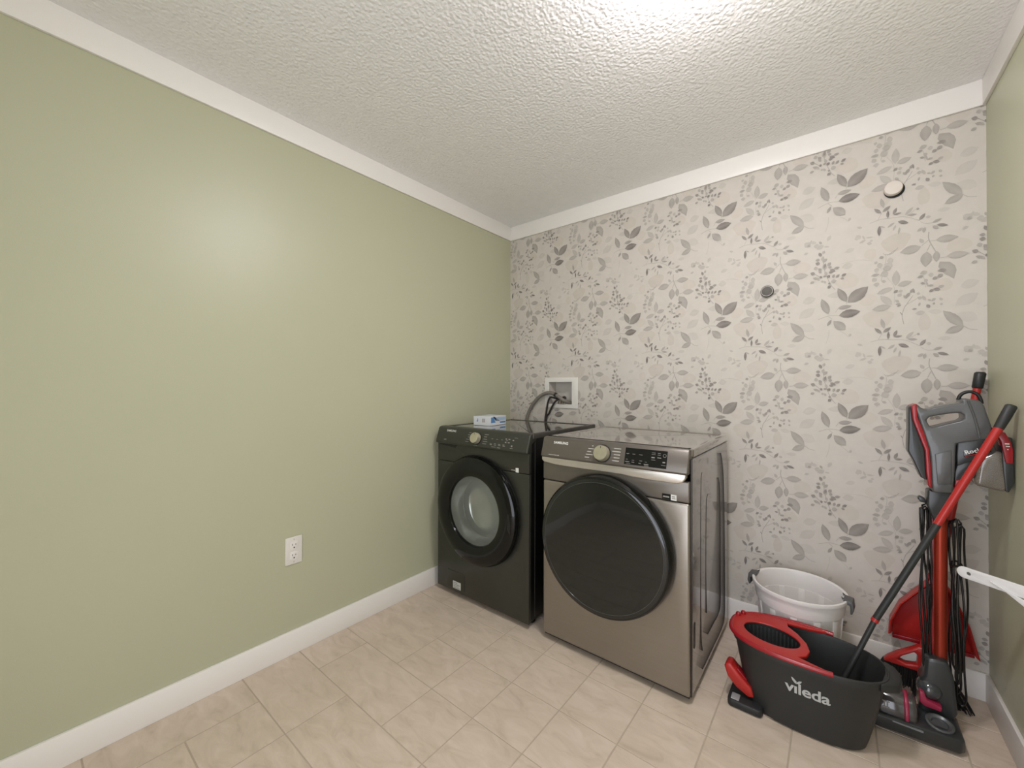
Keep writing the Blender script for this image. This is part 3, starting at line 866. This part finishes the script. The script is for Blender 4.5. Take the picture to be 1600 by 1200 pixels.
obj('plug_ring', lathe([(.0225, .0160), (.0240, .0172), (.0255, .0160)], (1.675, -.001, 1.708), (0, -1, 0), 32), mat('plug_ring', (190, 186, 178), 0.5), pc)
obj('plug_face', lathe([(.0222, .0162), (.020, .0168), (0, .0172)], (1.675, -.001, 1.708), (0, -1, 0), 32), mat('plug_face_grey', (92, 88, 82), 0.6), pc)

# small carton on the washer
c0 = Vector((.154, -.559, .9806))
ct = thing('carton', 'small white and blue printed carton lying on the washer top', 'box', (.21, -.47, .9806))
R_ = Matrix.Translation(c0) @ Matrix.Rotation(math.radians(7), 4, 'Z')
BW, BD, BH = .134, .172, .058
obj('carton_body', box(0, BW, 0, BD, 0, BH, .0012, 1, mtx=R_), mat('carton_white', (222, 224, 226), 0.45), ct)
BLUE = mat('carton_blue', (92, 138, 190), 0.45); NAVY = mat('carton_navy', (32, 52, 92), 0.45); PALE = mat('carton_pale_blue', (176, 200, 224), 0.45)
def cface(polys, m, nm, side):
    b = bmesh.new()
    for pl in polys:
        if side == 'front':
            q = [(a, -.0006, c) for a, c in pl]
        elif side == 'right':
            q = [(BW + .0006, a, c) for a, c in pl]
        else:
            q = [(a, c, BH + .0006) for a, c in pl]
        b.faces.new([b.verts.new(R_ @ Vector(v)) for v in q])
    obj(nm, b, m, ct)
cface([[(.025, .024), (.036, .024), (.036, .030), (.025, .030)], [(.029, .030), (.036, .030), (.036, .044), (.032, .044)]], BLUE, 'blue_mark', 'front')
cface([[(.068 + .006 * k, .020), (.071 + .006 * k, .020), (.071 + .006 * k, .044), (.068 + .006 * k, .044)] for k in range(4)], mat('carton_code', (150, 120, 110), 0.5), 'bar_marks', 'front')
cface([[(0.0, .018), (.05, .018), (.03, .052), (0.0, .052)]], BLUE, 'blue_panel', 'right')
cface([[(.10, .012), (.165, .012), (.165, .022), (.10, .022)]], BLUE, 'blue_strip', 'right')
cface([[(.052, .030), (.10, .026), (.035, .056), (.022, .056)]], NAVY, 'navy_stripe', 'right')
cface([[(.06, .030), (.165, .030), (.165, .050), (.05, .050)]], PALE, 'pale_panel', 'right')
cface([[(.0, .06), (.0, .0), (.03, .0), (.10, .165), (.06, .165)]], PALE, 'pale_stripe', 'top')

# hinged white bracket arm on the right wall
bk_ = thing('wall_bracket', 'white flat bracket arm with a bolt hole reaching out from the green wall', 'bracket', (W, -.515, .612))
WB = mat('white_enamel', (224, 222, 220), 0.35, var=0.02)
tip = Vector((2.262, -.400, .612))
dirv = Vector((.795, -.606, 0)).normalized()
nv = Vector((-.606, -.795, 0))
L_ = (W - .004 - tip.x) / dirv.x
MB = Matrix((dirv, nv, Vector((0, 0, 1)))).transposed().to_4x4(); MB.translation = tip
hw = .0185
outl = [(L_, -hw), (L_, hw)]
for i in range(9):
    a = math.pi / 2 + math.pi * i / 8
    outl.append((hw + hw * math.cos(a), hw * math.sin(a)))
hole = [(.030 + .0055 * math.cos(2 * math.pi * i / 14), .0055 * math.sin(2 * math.pi * i / 14)) for i in range(14)]
obj('arm', prism(outl, 0, .005, 'y', .0012, 2, holes=[hole], mtx=MB), WB, bk_)
obj('bolt', lathe([(0, -.002), (.0053, -.002), (.0053, .003), (0, .003)], MB @ Vector((.030, 0.0, 0)), nv, 14), mat('bolt_grey', (120, 118, 115), 0.4, 0.6), bk_)
obj('brace', prism([(.082, .002), (L_, -.030), (L_, -.056), (.118, -.016)], .005, .011, 'y', .0012, 2, mtx=MB), WB, bk_)
obj('wall_plate', box(W - .006, W - .0005, -.545, -.485, .52, .68, .002), WB, bk_)

# ================================================================== cleaning things in the corner
RED = mat('red_plastic', (174, 38, 34), 0.35, var=0.05, spec=0.5)
RED_D = mat('deep_red_plastic', (150, 26, 34), 0.25, var=0.06)
CHAR = mat('charcoal_plastic', (41, 42, 41), 0.5, var=0.06, scale=30, bump=0.08, bscale=500)
CHAR_D = mat('dark_charcoal', (34, 35, 35), 0.5)
GREYP = mat('grey_gloss_plastic', (84, 84, 83), 0.3, var=0.04, coat=0.2)
GREYD = mat('dark_grey_plastic', (48, 50, 50), 0.3, var=0.05)

# ---------------------------------------------------------------- white bin
BX, BY = 1.813, -.236
bn = thing('waste_bin', 'round white plastic bin with grey handles behind the mop bucket', 'bin', (BX, BY, 0))
BINW = mat('bin_white', (228, 223, 219), 0.35, var=0.02)
RB = .172
obj('bin_shell', lathe([(0, 0), (.125, 0), (.130, .004), (.150, .286), (.158, .290), (.163, .322), (.163, .345), (.171, .347), (RB, .353), (.171, .3605), (.166, .362), (.160, .358), (.156, .345), (.152, .30), (.126, .010), (0, .008)], (BX, BY, 0), (0, 0, 1), 72), BINW, bn, 35)
for k in range(12):
    a = math.radians(30 * k - 62)
    b = bmesh.new()
    m_ = Matrix.Translation((BX, BY, 0)) @ Matrix.Rotation(a, 4, 'Z')
    prism([(.128, .004), (.1335, .004), (.1545, .284), (.148, .284)], -.012, .012, 'y', .002, 2, bm=b, mtx=m_)
    obj('rib', b, BINW, bn)
for a in (-6, 174):
    m_ = Matrix.Translation((BX, BY, 0)) @ Matrix.Rotation(math.radians(a), 4, 'Z')
    hd = obj('handle', prism([(.156, .366), (.186, .362), (.190, .330), (.184, .312), (.178, .312), (.178, .345), (.156, .350)], -.029, .029, 'y', .004, 2, mtx=m_), mat('bin_handle_grey', (84, 84, 83), 0.45), bn)
    for s in (-1, 1):
        obj('handle_ear', prism([(.158, .366), (.150, .372), (.153, .362)], s * .022 - .004, s * .022 + .004, 'y', .0, mtx=m_), mat('bin_handle_grey', (84, 84, 83), 0.45), hd)

# ---------------------------------------------------------------- mop bucket
QX, QY = 1.850, -.545
bkt = thing('mop_bucket', 'charcoal oval mop bucket with white lettering and a red wringer', 'bucket', (QX, QY, 0))
def sup(a, b_, n, t):
    c, s = math.cos(t), math.sin(t)
    return (a * math.copysign(abs(c) ** (2 / n), c), b_ * math.copysign(abs(s) ** (2 / n), s))
def half(z):
    f = min(max(z / .262, 0), 1)
    return .172 + .056 * f ** 0.8, .098 + .036 * f ** 0.8
def bucket_ring(z, grow=0.0, n=72):
    a, b_ = half(z)
    out = []
    for i in range(n):
        t = 2 * math.pi * i / n
        x, y = sup(a + grow, b_ + grow, 2.5, t)
        out.append(Vector((QX + x, QY + y, z)))
    return out
b = bmesh.new()
rings = [bucket_ring(0.004, -.012), bucket_ring(0.0, -.004), bucket_ring(.006)]
rings = [bucket_ring(0.0, -.006)] + [bucket_ring(.262 * i / 9 + (.006 if i == 0 else 0)) for i in range(10)]
lip = bucket_ring(.262)
def lifted(ring, dz):
    return [v + Vector((0, 0, dz)) for v in ring]
rings[-2] = bucket_ring(.238)
rings[-1] = bucket_ring(.240, .006)
rings += [lifted(bucket_ring(.262, .006), 0), lifted(bucket_ring(.262, .004), .004), lifted(bucket_ring(.262, -.001), .004), bucket_ring(.255, -.004), bucket_ring(.13, -.004), bucket_ring(.006, -.005)]
vr = [[b.verts.new(v) for v in r_] for r_ in rings]
for A, B in zip(vr[:-1], vr[1:]):
    for i in range(72):
        j = (i + 1) % 72
        b.faces.new((A[i], A[j], B[j], B[i]))
b.faces.new(list(reversed(vr[0]))); b.faces.new(vr[-1])
obj('bucket_body', b, CHAR, bkt, 35)
def front_y(x, z):
    a, b_ = half(z)
    f = max(0.0, 1 - (abs(x - QX) / a) ** 2.5)
    return QY - b_ * f ** (1 / 2.5)
# pouring lip at the far end
obj('pouring_lip', prism([(QX + .205, QY - .088), (QX + .222, QY - .075), (QX + .252, QY - .055), (QX + .262, QY - .02), (QX + .262, QY + .02), (QX + .250, QY + .055), (QX + .222, QY + .075), (QX + .222, QY)], .236, .264, 'z', .004, 3), CHAR, bkt)
# lettering on the curved side
TXT = mat('light_grey_print', (186, 188, 186), 0.5)
b = text_bm('vıleda', .066, None, .0014, 0.97)
bmesh.ops.triangulate(b, faces=b.faces)
bmesh.ops.subdivide_edges(b, edges=[e for e in b.edges if e.calc_length() > .012], cuts=1)
xs = [v.co.x for v in b.verts]
sc = .128 / (max(xs) - min(xs))
for v in b.verts:
    x = 1.800 + (v.co.x - min(xs)) * sc
    z = .152 + v.co.y * sc * 0.95
    v.co = Vector((x, front_y(x, z) - .0009, z))
obj('lettering', b, TXT, bkt)
b = bmesh.new()
for pl in ([(1.819, .207), (1.824, .2065), (1.835, .196), (1.8345, .187), (1.829, .189), (1.823, .196)], [(1.8345, .187), (1.836, .194), (1.842, .2005), (1.850, .203), (1.848, .196), (1.842, .190)]):
    b.faces.new([b.verts.new((x, front_y(x, z) - .0009, z)) for x, z in pl])
obj('leaf_mark', b, TXT, bkt)
# red wringer over one end
ol = []
a, b_ = half(.262)
a, b_ = a + .010, b_ + .010
for i in range(41):
    t = math.radians(74) + math.radians(212) * i / 40
    x, y = sup(a, b_, 2.5, t)
    ol.append((QX + x, QY + y))
# inner edge of the two arms and the bridge across the bucket
ins = [(QX + .010, QY - .118), (QX - .012, QY - .112), (QX + .012, QY - .088), (QX + .020, QY - .050), (QX + .008, QY), (QX - .022, QY + .050), (QX - .056, QY + .085), (QX - .06, QY + .112), (QX + .010, QY + .120)]
outline = ol + ins
HX, HY = QX - .102, QY - .018
hole = []
for i in range(36):
    t = 2 * math.pi * i / 36
    hx, hy = .092 * math.cos(t), .066 * math.sin(t)
    hole.append((HX + hx, HY + hy - hx * .12))
wr = obj('wringer', prism(outline, .264, .276, 'z', .003, 3, holes=[list(reversed(hole))]), RED, bkt, 50)
obj('wringer_edge', tube([Vector((p[0], p[1], .270)) for p in ol], .0085, 10), RED_D, wr)
for tx, ty in ((QX - .225, QY + .055), (QX - .210, QY + .078)):
    obj('wringer_hinge', lathe([(0, 0), (.009, 0), (.010, .006), (.007, .012), (0, .013)], (tx, ty, .274), (0, 0, 1), 16), RED_D, wr)
b = bmesh.new()
rr_ = []
for k, (f, z) in enumerate(((1.0, .272), (.99, .262), (.93, .225), (.80, .190), (.55, .172), (0.02, .168))):
    rr_.append([b.verts.new((HX + (p[0] - HX) * f, HY + (p[1] - HY) * f, z)) for p in hole])
for A, B in zip(rr_[:-1], rr_[1:]):
    for i in range(36):
        j = (i + 1) % 36
        b.faces.new((A[i], A[j], B[j], B[i]))
b.faces.new(rr_[-1])
bas = obj('wringer_basket', b, mat('basket_black', (34, 36, 36), 0.5), wr)
for k in range(13):
    x = HX - .078 + .013 * k
    f = math.sqrt(max(0, 1 - ((x - HX) / .092) ** 2))
    yb = HY - (x - HX) * .12
    P = [(x, yb + .066 * f * .97, .262), (x, yb + .066 * f * .9, .228), (x, yb + .05 * f, .196), (x, yb, .180), (x, yb - .05 * f, .196), (x, yb - .066 * f * .97, .262)]
    obj('basket_rib', tube(spline(P, 3), .0028, 6), mat('basket_rib', (58, 60, 60), 0.4), bas)
# foot pedal at the end
pdl = obj('pedal_base', prism(rrect(QX - .236, QX - .12, QY - .118, QY + .02, .016), .002, .030, 'z', .006, 2), CHAR_D, bkt)
obj('pedal_pad', box(QX - .224, QX - .196, QY - .112, QY - .075, .029, .033, .002), mat('pad_grey', (150, 150, 150), 0.5), pdl)
ped = [(1.598, .128), (1.607, .141), (1.622, .143), (1.655, .108), (1.690, .080), (1.700, .046), (1.680, .042), (1.640, .062), (1.610, .092)]
hol = [(1.622, .108), (1.652, .080), (1.664, .080), (1.632, .118)]
obj('pedal', prism(ped, QY - .085, QY - .030, 'y', .005, 2), RED, bkt, 50)
obj('pedal_slot', prism([(1.640, .125), (1.6445, .128), (1.676, .097), (1.671, .0935)], QY - .074, QY - .042, 'y', .001), RED_D, bkt)

# ---------------------------------------------------------------- mop
mp_ = thing('mop', 'mop with a red and charcoal handle standing in the bucket', 'mop', (1.93, -.535, .03))
A_, R1, R2, G1, G2 = Vector((1.925, -.535, .075)), Vector((2.052, -.452, .391)), Vector((2.216, -.402, .757)), Vector((2.363, -.357, 1.092)), Vector((2.3915, -.348, 1.163))
obj('lower_pole', tube([A_, R1], .0088, 16), CHAR, mp_)
obj('upper_pole', tube([R1, R2], .0108, 16), CHAR, mp_)
dm = (R2 - R1).normalized()
obj('collar', tube([R1 - dm * .006, R1 + dm * .006], .0116, 16), RED, mp_)
dm = (G1 - R2).normalized()
obj('red_sleeve', tube([R2 - dm * .004, R2, G1], [.0106, .0112, .0118], 18), RED, mp_)
dm = (G2 - G1).normalized()
obj('grip', tube([G1 - dm * .002, G1 + dm * .03, G2, G2 + dm * .004, G2 + dm * .006], [.0124, .0140, .0144, .0115, .006], 18), CHAR, mp_, 60)
obj('mop_head', prism([(1.925 + .055 * math.cos(math.radians(90 + 120 * k + s)), -.535 + .055 * math.sin(math.radians(90 + 120 * k + s))) for k in range(3) for s in (-14, 14)], .048, .075, 'z', .006), RED_D, mp_)
b = bmesh.new()
for k in range(40):
    a = 2 * math.pi * k / 40
    r = .062 + .014 * random.random()
    tube([(1.925 + .04 * math.cos(a), -.535 + .04 * math.sin(a), .052), (1.925 + r * math.cos(a), -.535 + r * math.sin(a), .036), (1.925 + (r + .006) * math.cos(a), -.535 + (r + .006) * math.sin(a), .018)], .004, 6, bm=b)
fr = obj('mop_fringe', b, mat('microfibre', (190, 188, 184), 0.9), mp_)
fr['kind'] = 'stuff'

# ---------------------------------------------------------------- stick vacuum
vac = thing('stick_vacuum', 'grey and red upright stick vacuum with a looped black cord', 'vacuum', (2.20, -.30, 0))
VY = -.27
CUPM = bpy.data.materials.new('smoky_dust_cup'); CUPM.use_nodes = True
_b = CUPM.node_tree.nodes['Principled BSDF']
_n = CUPM.node_tree.nodes.new('ShaderNodeTexNoise'); _n.inputs['Scale'].default_value = 45; _n.inputs['Detail'].default_value = 5
_r = CUPM.node_tree.nodes.new('ShaderNodeValToRGB')
_r.color_ramp.elements[0].position = .35; _r.color_ramp.elements[0].color = lin((92, 86, 78)); _r.color_ramp.elements[1].position = .7; _r.color_ramp.elements[1].color = lin((136, 126, 114))
CUPM.node_tree.links.new(_n.outputs['Fac'], _r.inputs['Fac']); CUPM.node_tree.links.new(_r.outputs['Color'], _b.inputs['Base Color'])
_b.inputs['Roughness'].default_value = .12; _b.inputs['Coat Weight'].default_value = .6
shell = [(2.176, 1.165), (2.188, 1.15), (2.202, 1.143), (2.225, 1.154), (2.261, 1.164), (2.289, 1.170), (2.286, 1.183), (2.298, 1.187), (2.33, 1.18), (2.341, 1.163), (2.358, 1.089), (2.356, 1.050), (2.275, 1.026), (2.271, .909), (2.266, .849), (2.216, .845), (2.213, .878), (2.210, .975), (2.206, 1.005), (2.193, 1.06), (2.177, 1.124), (2.169, 1.15)]
hole = [(2.201, 1.106), (2.209, 1.117), (2.235, 1.126), (2.265, 1.133), (2.285, 1.136), (2.293, 1.129), (2.293, 1.116), (2.285, 1.107), (2.26, 1.098), (2.235, 1.087), (2.219, 1.081), (2.209, 1.084)]
obj('body_shell', prism(shell, VY - .042, VY + .042, 'y', .010, 3, holes=[list(reversed(hole))]), GREYP, vac, 35)
obj('rear_rib', tube(spline([(2.303, VY - .043, 1.178), (2.318, VY - .043, 1.12), (2.330, VY - .043, 1.052)], 6), .0035, 8), GREYP, vac)
obj('front_panel', prism([(2.222, .985), (2.262, 1.002), (2.262, .885), (2.228, .878)], VY - .046, VY - .04, 'y', .002, 2), GREYP, vac)
obj('red_stripe', prism([(2.161, 1.157), (2.176, 1.165), (2.178, 1.116), (2.195, 1.06), (2.207, 1.005), (2.212, .938), (2.215, .86), (2.205, .866), (2.2, .918), (2.197, .996), (2.177, 1.066), (2.166, 1.104)], VY - .046, VY + .046, 'y', .003, 2), RED_D, vac)
obj('filter_cover', prism([(2.155, 1.149), (2.162, 1.159), (2.167, 1.104), (2.178, 1.067), (2.197, .996), (2.2, .918), (2.203, .886), (2.187, .895), (2.167, .955), (2.153, .988), (2.155, 1.065)], VY - .036, VY + .036, 'y', .008, 3), GREYD, vac, 50)
bd = obj('badge_panel', prism([(2.278, 1.030), (2.357, 1.053), (2.366, 1.013), (2.360, .998), (2.326, .978), (2.277, .950), (2.276, .986)], VY - .044, VY + .040, 'y', .003, 2), GREYD, vac)
obj('badge_plate', prism([(2.290, 1.000), (2.352, 1.024), (2.355, 1.006), (2.292, .982)], VY - .0462, VY - .043, 'y', .001), DISPLAY, bd)
m_ = Matrix(((math.cos(.35), -math.sin(.35), 0), (0, 0, -1), (math.sin(.35), math.cos(.35), 0))).to_4x4()
m_ = Matrix((Vector((math.cos(.36), 0, math.sin(.36))), Vector((-math.sin(.36), 0, math.cos(.36))), Vector((0, -1, 0)))).transposed().to_4x4()
m_.translation = (2.2955, VY - .0468, .992)
b = text_bm('Rocket', .019, m_, .0003, 1.05)
obj('badge_lettering', b, PRINT_W, bd)
obj('badge_underline', prism([(2.294, .987), (2.350, 1.009), (2.350, 1.0055), (2.294, .9835)], VY - .0467, VY - .0455, 'y', 0), RED_D, bd)
obj('lower_housing', prism([(2.277, .950), (2.324, .980), (2.333, .967), (2.323, .916), (2.294, .901), (2.271, .872), (2.272, .927)], VY - .040, VY + .038, 'y', .003, 2), GREYD, vac)
obj('release_button', prism([(2.273, .898), (2.294, .903), (2.293, .876), (2.270, .870)], VY - .0425, VY + .02, 'y', .002, 2), RED_D, vac)
obj('dust_cup', prism([(2.324, .980), (2.362, 1.006), (2.381, 1.011), (2.392, .882), (2.382, .875), (2.325, .886), (2.316, .893), (2.322, .934)], VY - .048, VY + .044, 'y', .012, 4), CUPM, vac, 50)
cp = obj('cup_lid', prism([(2.376, 1.040), (2.379, 1.061), (2.401, 1.058), (2.403, .962), (2.404, .908), (2.392, .874), (2.384, .878), (2.379, .959)], VY - .050, VY + .046, 'y', .004, 2), GREYD, vac)
obj('lid_latch', prism([(2.374, 1.046), (2.356, 1.090), (2.384, 1.074), (2.396, 1.044), (2.401, 1.017), (2.400, .972), (2.384, .974)], VY - .056, VY - .010, 'y', .003, 2), RED_D, cp)
b = bmesh.new()
front_rect(b, 2.382, 2.392, 1.036, 1.040, VY - .0565); front_rect(b, 2.384, 2.393, 1.028, 1.031, VY - .0565); front_rect(b, 2.387, 2.390, 1.018, 1.021, VY - .0565)
obj('latch_print', b, PRINT_W, cp)
obj('wand_joint', prism([(2.205, .850), (2.265, .855), (2.267, .799), (2.252, .745), (2.222, .735), (2.203, .794)], VY - .030, VY + .030, 'y', .006, 3), GREYD, vac, 50)
WANDM = mat('metallic_red_wand', (158, 55, 36), 0.3, 0.55, var=0.04)
obj('wand', tube([(2.238, VY, .19), (2.240, VY, .76)], .0195, 24), WANDM, vac)
obj('wand_channel', prism([(2.214, .21), (2.224, .21), (2.226, .75), (2.216, .75)], VY - .010, VY + .012, 'y', .002), RED_D, vac)
obj('cord_guard', tube(spline([(2.286, VY, 1.180), (2.291, VY, 1.196), (2.302, VY, 1.207), (2.318, VY, 1.210), (2.333, VY, 1.200), (2.340, VY, 1.182), (2.342, VY, 1.168)], 5), .0055, 10), BLACK, vac)
obj('cord_hook', prism([(2.200, .815), (2.186, .822), (2.180, .812), (2.188, .800), (2.204, .797)], VY - .012, VY + .012, 'y', .003), GREYD, vac)
# hanging loops of the cord, both sides of the wand
b = bmesh.new()
def strand(xt, xb, zt, zb, y0, amp, ph, n=14):
    P = []
    for i in range(n + 1):
        t = i / n
        P.append((xt + (xb - xt) * t + amp * math.sin(ph + 7.3 * t) * math.sin(math.pi * t), y0 + .006 * math.sin(ph * 2 + 5 * t), zt + (zb - zt) * t))
    return P
def cord_loop(xa, xb, zt, zb, y0, amp, ph):
    A1 = strand(xa, xa + .006, zt, zb, y0, amp, ph)
    B1 = strand(xb + .004, xb, zb, zt, y0 - .006, amp * .8, ph + 1.3)
    mid = [((A1[-1][0] + B1[0][0]) / 2, y0 - .004, zb - .022)]
    top = [((A1[0][0] + B1[-1][0]) / 2, y0 - .004, zt + .018)]
    P = spline(A1 + mid + B1 + top, 2)
    tube(P[:-1], .0033, 6, bm=b, closed=True)
for k, (xa, xb, zt, zb, amp) in enumerate(((2.186, 2.204, .778, .215, .006), (2.193, 2.211, .790, .165, .005), (2.199, 2.208, .770, .240, .007), (2.262, 2.285, .735, .150, .007), (2.268, 2.279, .748, .195, .006), (2.272, 2.296, .725, .120, .008), (2.264, 2.290, .742, .230, .006))):
    cord_loop(xa, xb, zt, zb, VY - .018 + .007 * (k % 4), amp, k * 1.7)
obj('power_cord', b, mat('cord_black', (20, 18, 17), 0.45), vac, 60)
obj('cord_tie', tube([(2.278 + .014 * math.cos(a * .7), VY - .008 + .024 * math.sin(a * .7), .592 + .006 * math.sin(a)) for a in range(9)], .004, 6, closed=True), BLACK, vac)
# floor nozzle
obj('neck', prism([(2.196, .246), (2.222, .251), (2.252, .250), (2.266, .203), (2.275, .080), (2.262, .040), (2.196, .030), (2.177, .060), (2.181, .160), (2.192, .182)], VY - .050, VY + .028, 'y', .010, 3), GREYD, vac, 50)
obj('neck_cover', lathe([(0.0, .028), (.014, .026), (.026, .016), (.034, .0), (.036, -.02)], (2.204, VY - .045, .135), (-.15, -1, .12), 24), mat('clear_dark_plastic', (58, 61, 62), 0.12, coat=.6), vac, 60)
MAG = mat('magenta_red', (150, 36, 66), 0.35)
obj('pedal_accent', prism([(2.176, .138), (2.188, .136), (2.195, .112), (2.232, .104), (2.230, .088), (2.188, .090), (2.176, .098)], VY - .082, VY - .045, 'y', .003, 2), MAG, vac)
nz = obj('nozzle', prism([(2.025, -.436), (2.035, -.446), (2.262, -.426), (2.276, -.41), (2.276, -.292), (2.262, -.28), (2.04, -.296), (2.026, -.31)], .010, .056, 'z', .008, 3), GREYD, vac, 50)
obj('nozzle_dome', prism([(-.424, .045), (-.418, .085), (-.396, .118), (-.360, .126), (-.325, .104), (-.308, .045)], 2.055, 2.165, 'x', .014, 3), mat('smoky_clear_dome', (66, 62, 60), 0.12, coat=.6), nz, 50)
obj('dome_stripe', prism([(-.428, .05), (-.421, .088), (-.398, .121), (-.360, .129), (-.34, .115), (-.39, .10), (-.408, .05)], 2.130, 2.143, 'x', .004, 2), MAG, nz, 50)
b = bmesh.new()
for x0_, x1_, z0_, z1_ in ((2.072, 2.092, .094, .097), (2.076, 2.080, .080, .094), (2.084, 2.088, .080, .094), (2.072, 2.092, .076, .079)):
    q = []
    for x, z in ((x0_, z0_), (x1_, z0_), (x1_, z1_), (x0_, z1_)):
        y = -.4245 + (z - .045) * .15
        q.append(b.verts.new((x, y - .001, z)))
    b.faces.new(q)
obj('dome_symbol', b, PRINT_G, nz)
obj('light_strip', box(2.06, 2.175, -.4405, -.434, .044, .049, .001), mat('strip_grey', (120, 122, 124), 0.3), nz)
for xw in (2.235, 2.06):
    wh = obj('wheel', lathe([(0, -.010), (.020, -.010), (.024, -.006), (.024, .006), (.020, .010), (0, .010)], (xw, -.283, .0242), (1, 0, 0), 28), BLACK, nz)
ring = obj('swivel_ring', lathe([(.030, 0), (.036, .004), (.036, .012), (.030, .014), (.022, .010), (.020, .004), (0, .004)], (2.222, -.378, .054), (0, -.25, 1), 32), mat('swivel_grey', (84, 86, 86), 0.3, .3), nz)

# ---------------------------------------------------------------- broom
brm = thing('broom', 'red-handled broom with a looped red hood and black bristles in the corner', 'broom', (2.21, -.12, 0))
B0, B1 = Vector((2.212, -.118, .180)), Vector((2.372, -.052, 1.225))
dm = (B1 - B0).normalized()
obj('handle', tube([B0, B1], .0118, 18), RED, brm)
obj('grip', tube([B1 - dm * .004, B1, B1 + dm * .055, B1 + dm * .06], [.0125, .0155, .0165, .012], 18), CHAR_D, brm, 60)
hood = [(2.094, .100), (2.107, .118), (2.14, .150), (2.180, .180), (2.198, .196), (2.226, .196), (2.250, .165), (2.290, .118), (2.296, .100), (2.198, .098)]
hh = [(2.136, .122), (2.152, .142), (2.186, .170), (2.196, .160), (2.194, .122), (2.162, .114)]
h2 = [(2.216, .122), (2.220, .165), (2.232, .158), (2.262, .120)]
obj('hood', prism(hood, -.140, -.104, 'y', .005, 2, holes=[list(reversed(hh)), list(reversed(h2))]), RED, brm, 50)
b = bmesh.new()
for k in range(44):
    for r_ in range(4):
        u = k / 43
        x = 2.098 + .194 * u
        y = -.136 + .0095 * r_
        fx = x + (u - .40) * .085 + random.uniform(-.003, .003)
        fz = .003 + .006 * random.random() + (.030 * (1 - u) if u < .4 else 0)
        zt = .103
        tube([(x, y, zt), ((x + fx) / 2 + .002, y - .003, (zt + fz) / 2), (fx, y - .012 + random.uniform(-.012, .006), fz)], .0019, 4, bm=b)
br = obj('bristles', b, mat('bristle_black', (22, 21, 20), 0.7), brm)
br['kind'] = 'stuff'

# ---------------------------------------------------------------- dustpan
dpn = thing('dustpan', 'red plastic dustpan hanging behind the vacuum against the wallpaper', 'dustpan', (2.24, -.04, .165))
out = [(2.118, .190), (2.122, .243), (2.152, .322), (2.190, .374), (2.219, .412), (2.240, .440), (2.262, .440), (2.290, .430), (2.310, .386), (2.344, .298), (2.369, .182), (2.300, .170), (2.219, .160), (2.138, .168)]
obj('pan_plate', prism(out, -.024, -.019, 'y', .001, 1), RED, dpn, 50)
wall_pts = out[:11]
inn = []
cx_, cz_ = 2.245, .27
b = bmesh.new()
def ringpt(p, f, y):
    return Vector((cx_ + (p[0] - cx_) * f, y, cz_ + (p[1] - cz_) * f))
P = wall_pts
rows = [[b.verts.new(ringpt(p, f, y)) for p in P] for f, y in ((1.0, -.022), (1.02, -.050), (1.03, -.076), (1.0, -.078), (.95, -.072), (.92, -.045), (.90, -.026))]
for A, B in zip(rows[:-1], rows[1:]):
    for i in range(len(P) - 1):
        b.faces.new((A[i], A[i + 1], B[i + 1], B[i]))
bmesh.ops.recalc_face_normals(b, faces=b.faces)
obj('pan_wall', b, RED, dpn, 60)
obj('pan_lip', box(2.13, 2.366, -.030, -.020, .160, .176, .002, mtx=Matrix.Translation((2.245, 0, .168)) @ Matrix.Rotation(-.03, 4, 'Y') @ Matrix.Translation((-2.245, 0, -.168))), RED_D, dpn)
obj('pan_handle', tube(spline([(2.250, -.045, .43), (2.252, -.045, .47), (2.256, -.045, .508), (2.257, -.045, .530)], 5), [.016] * 5 + [.013] * 5 + [.011] * 5 + [.010], 14), RED_D, dpn, 60)
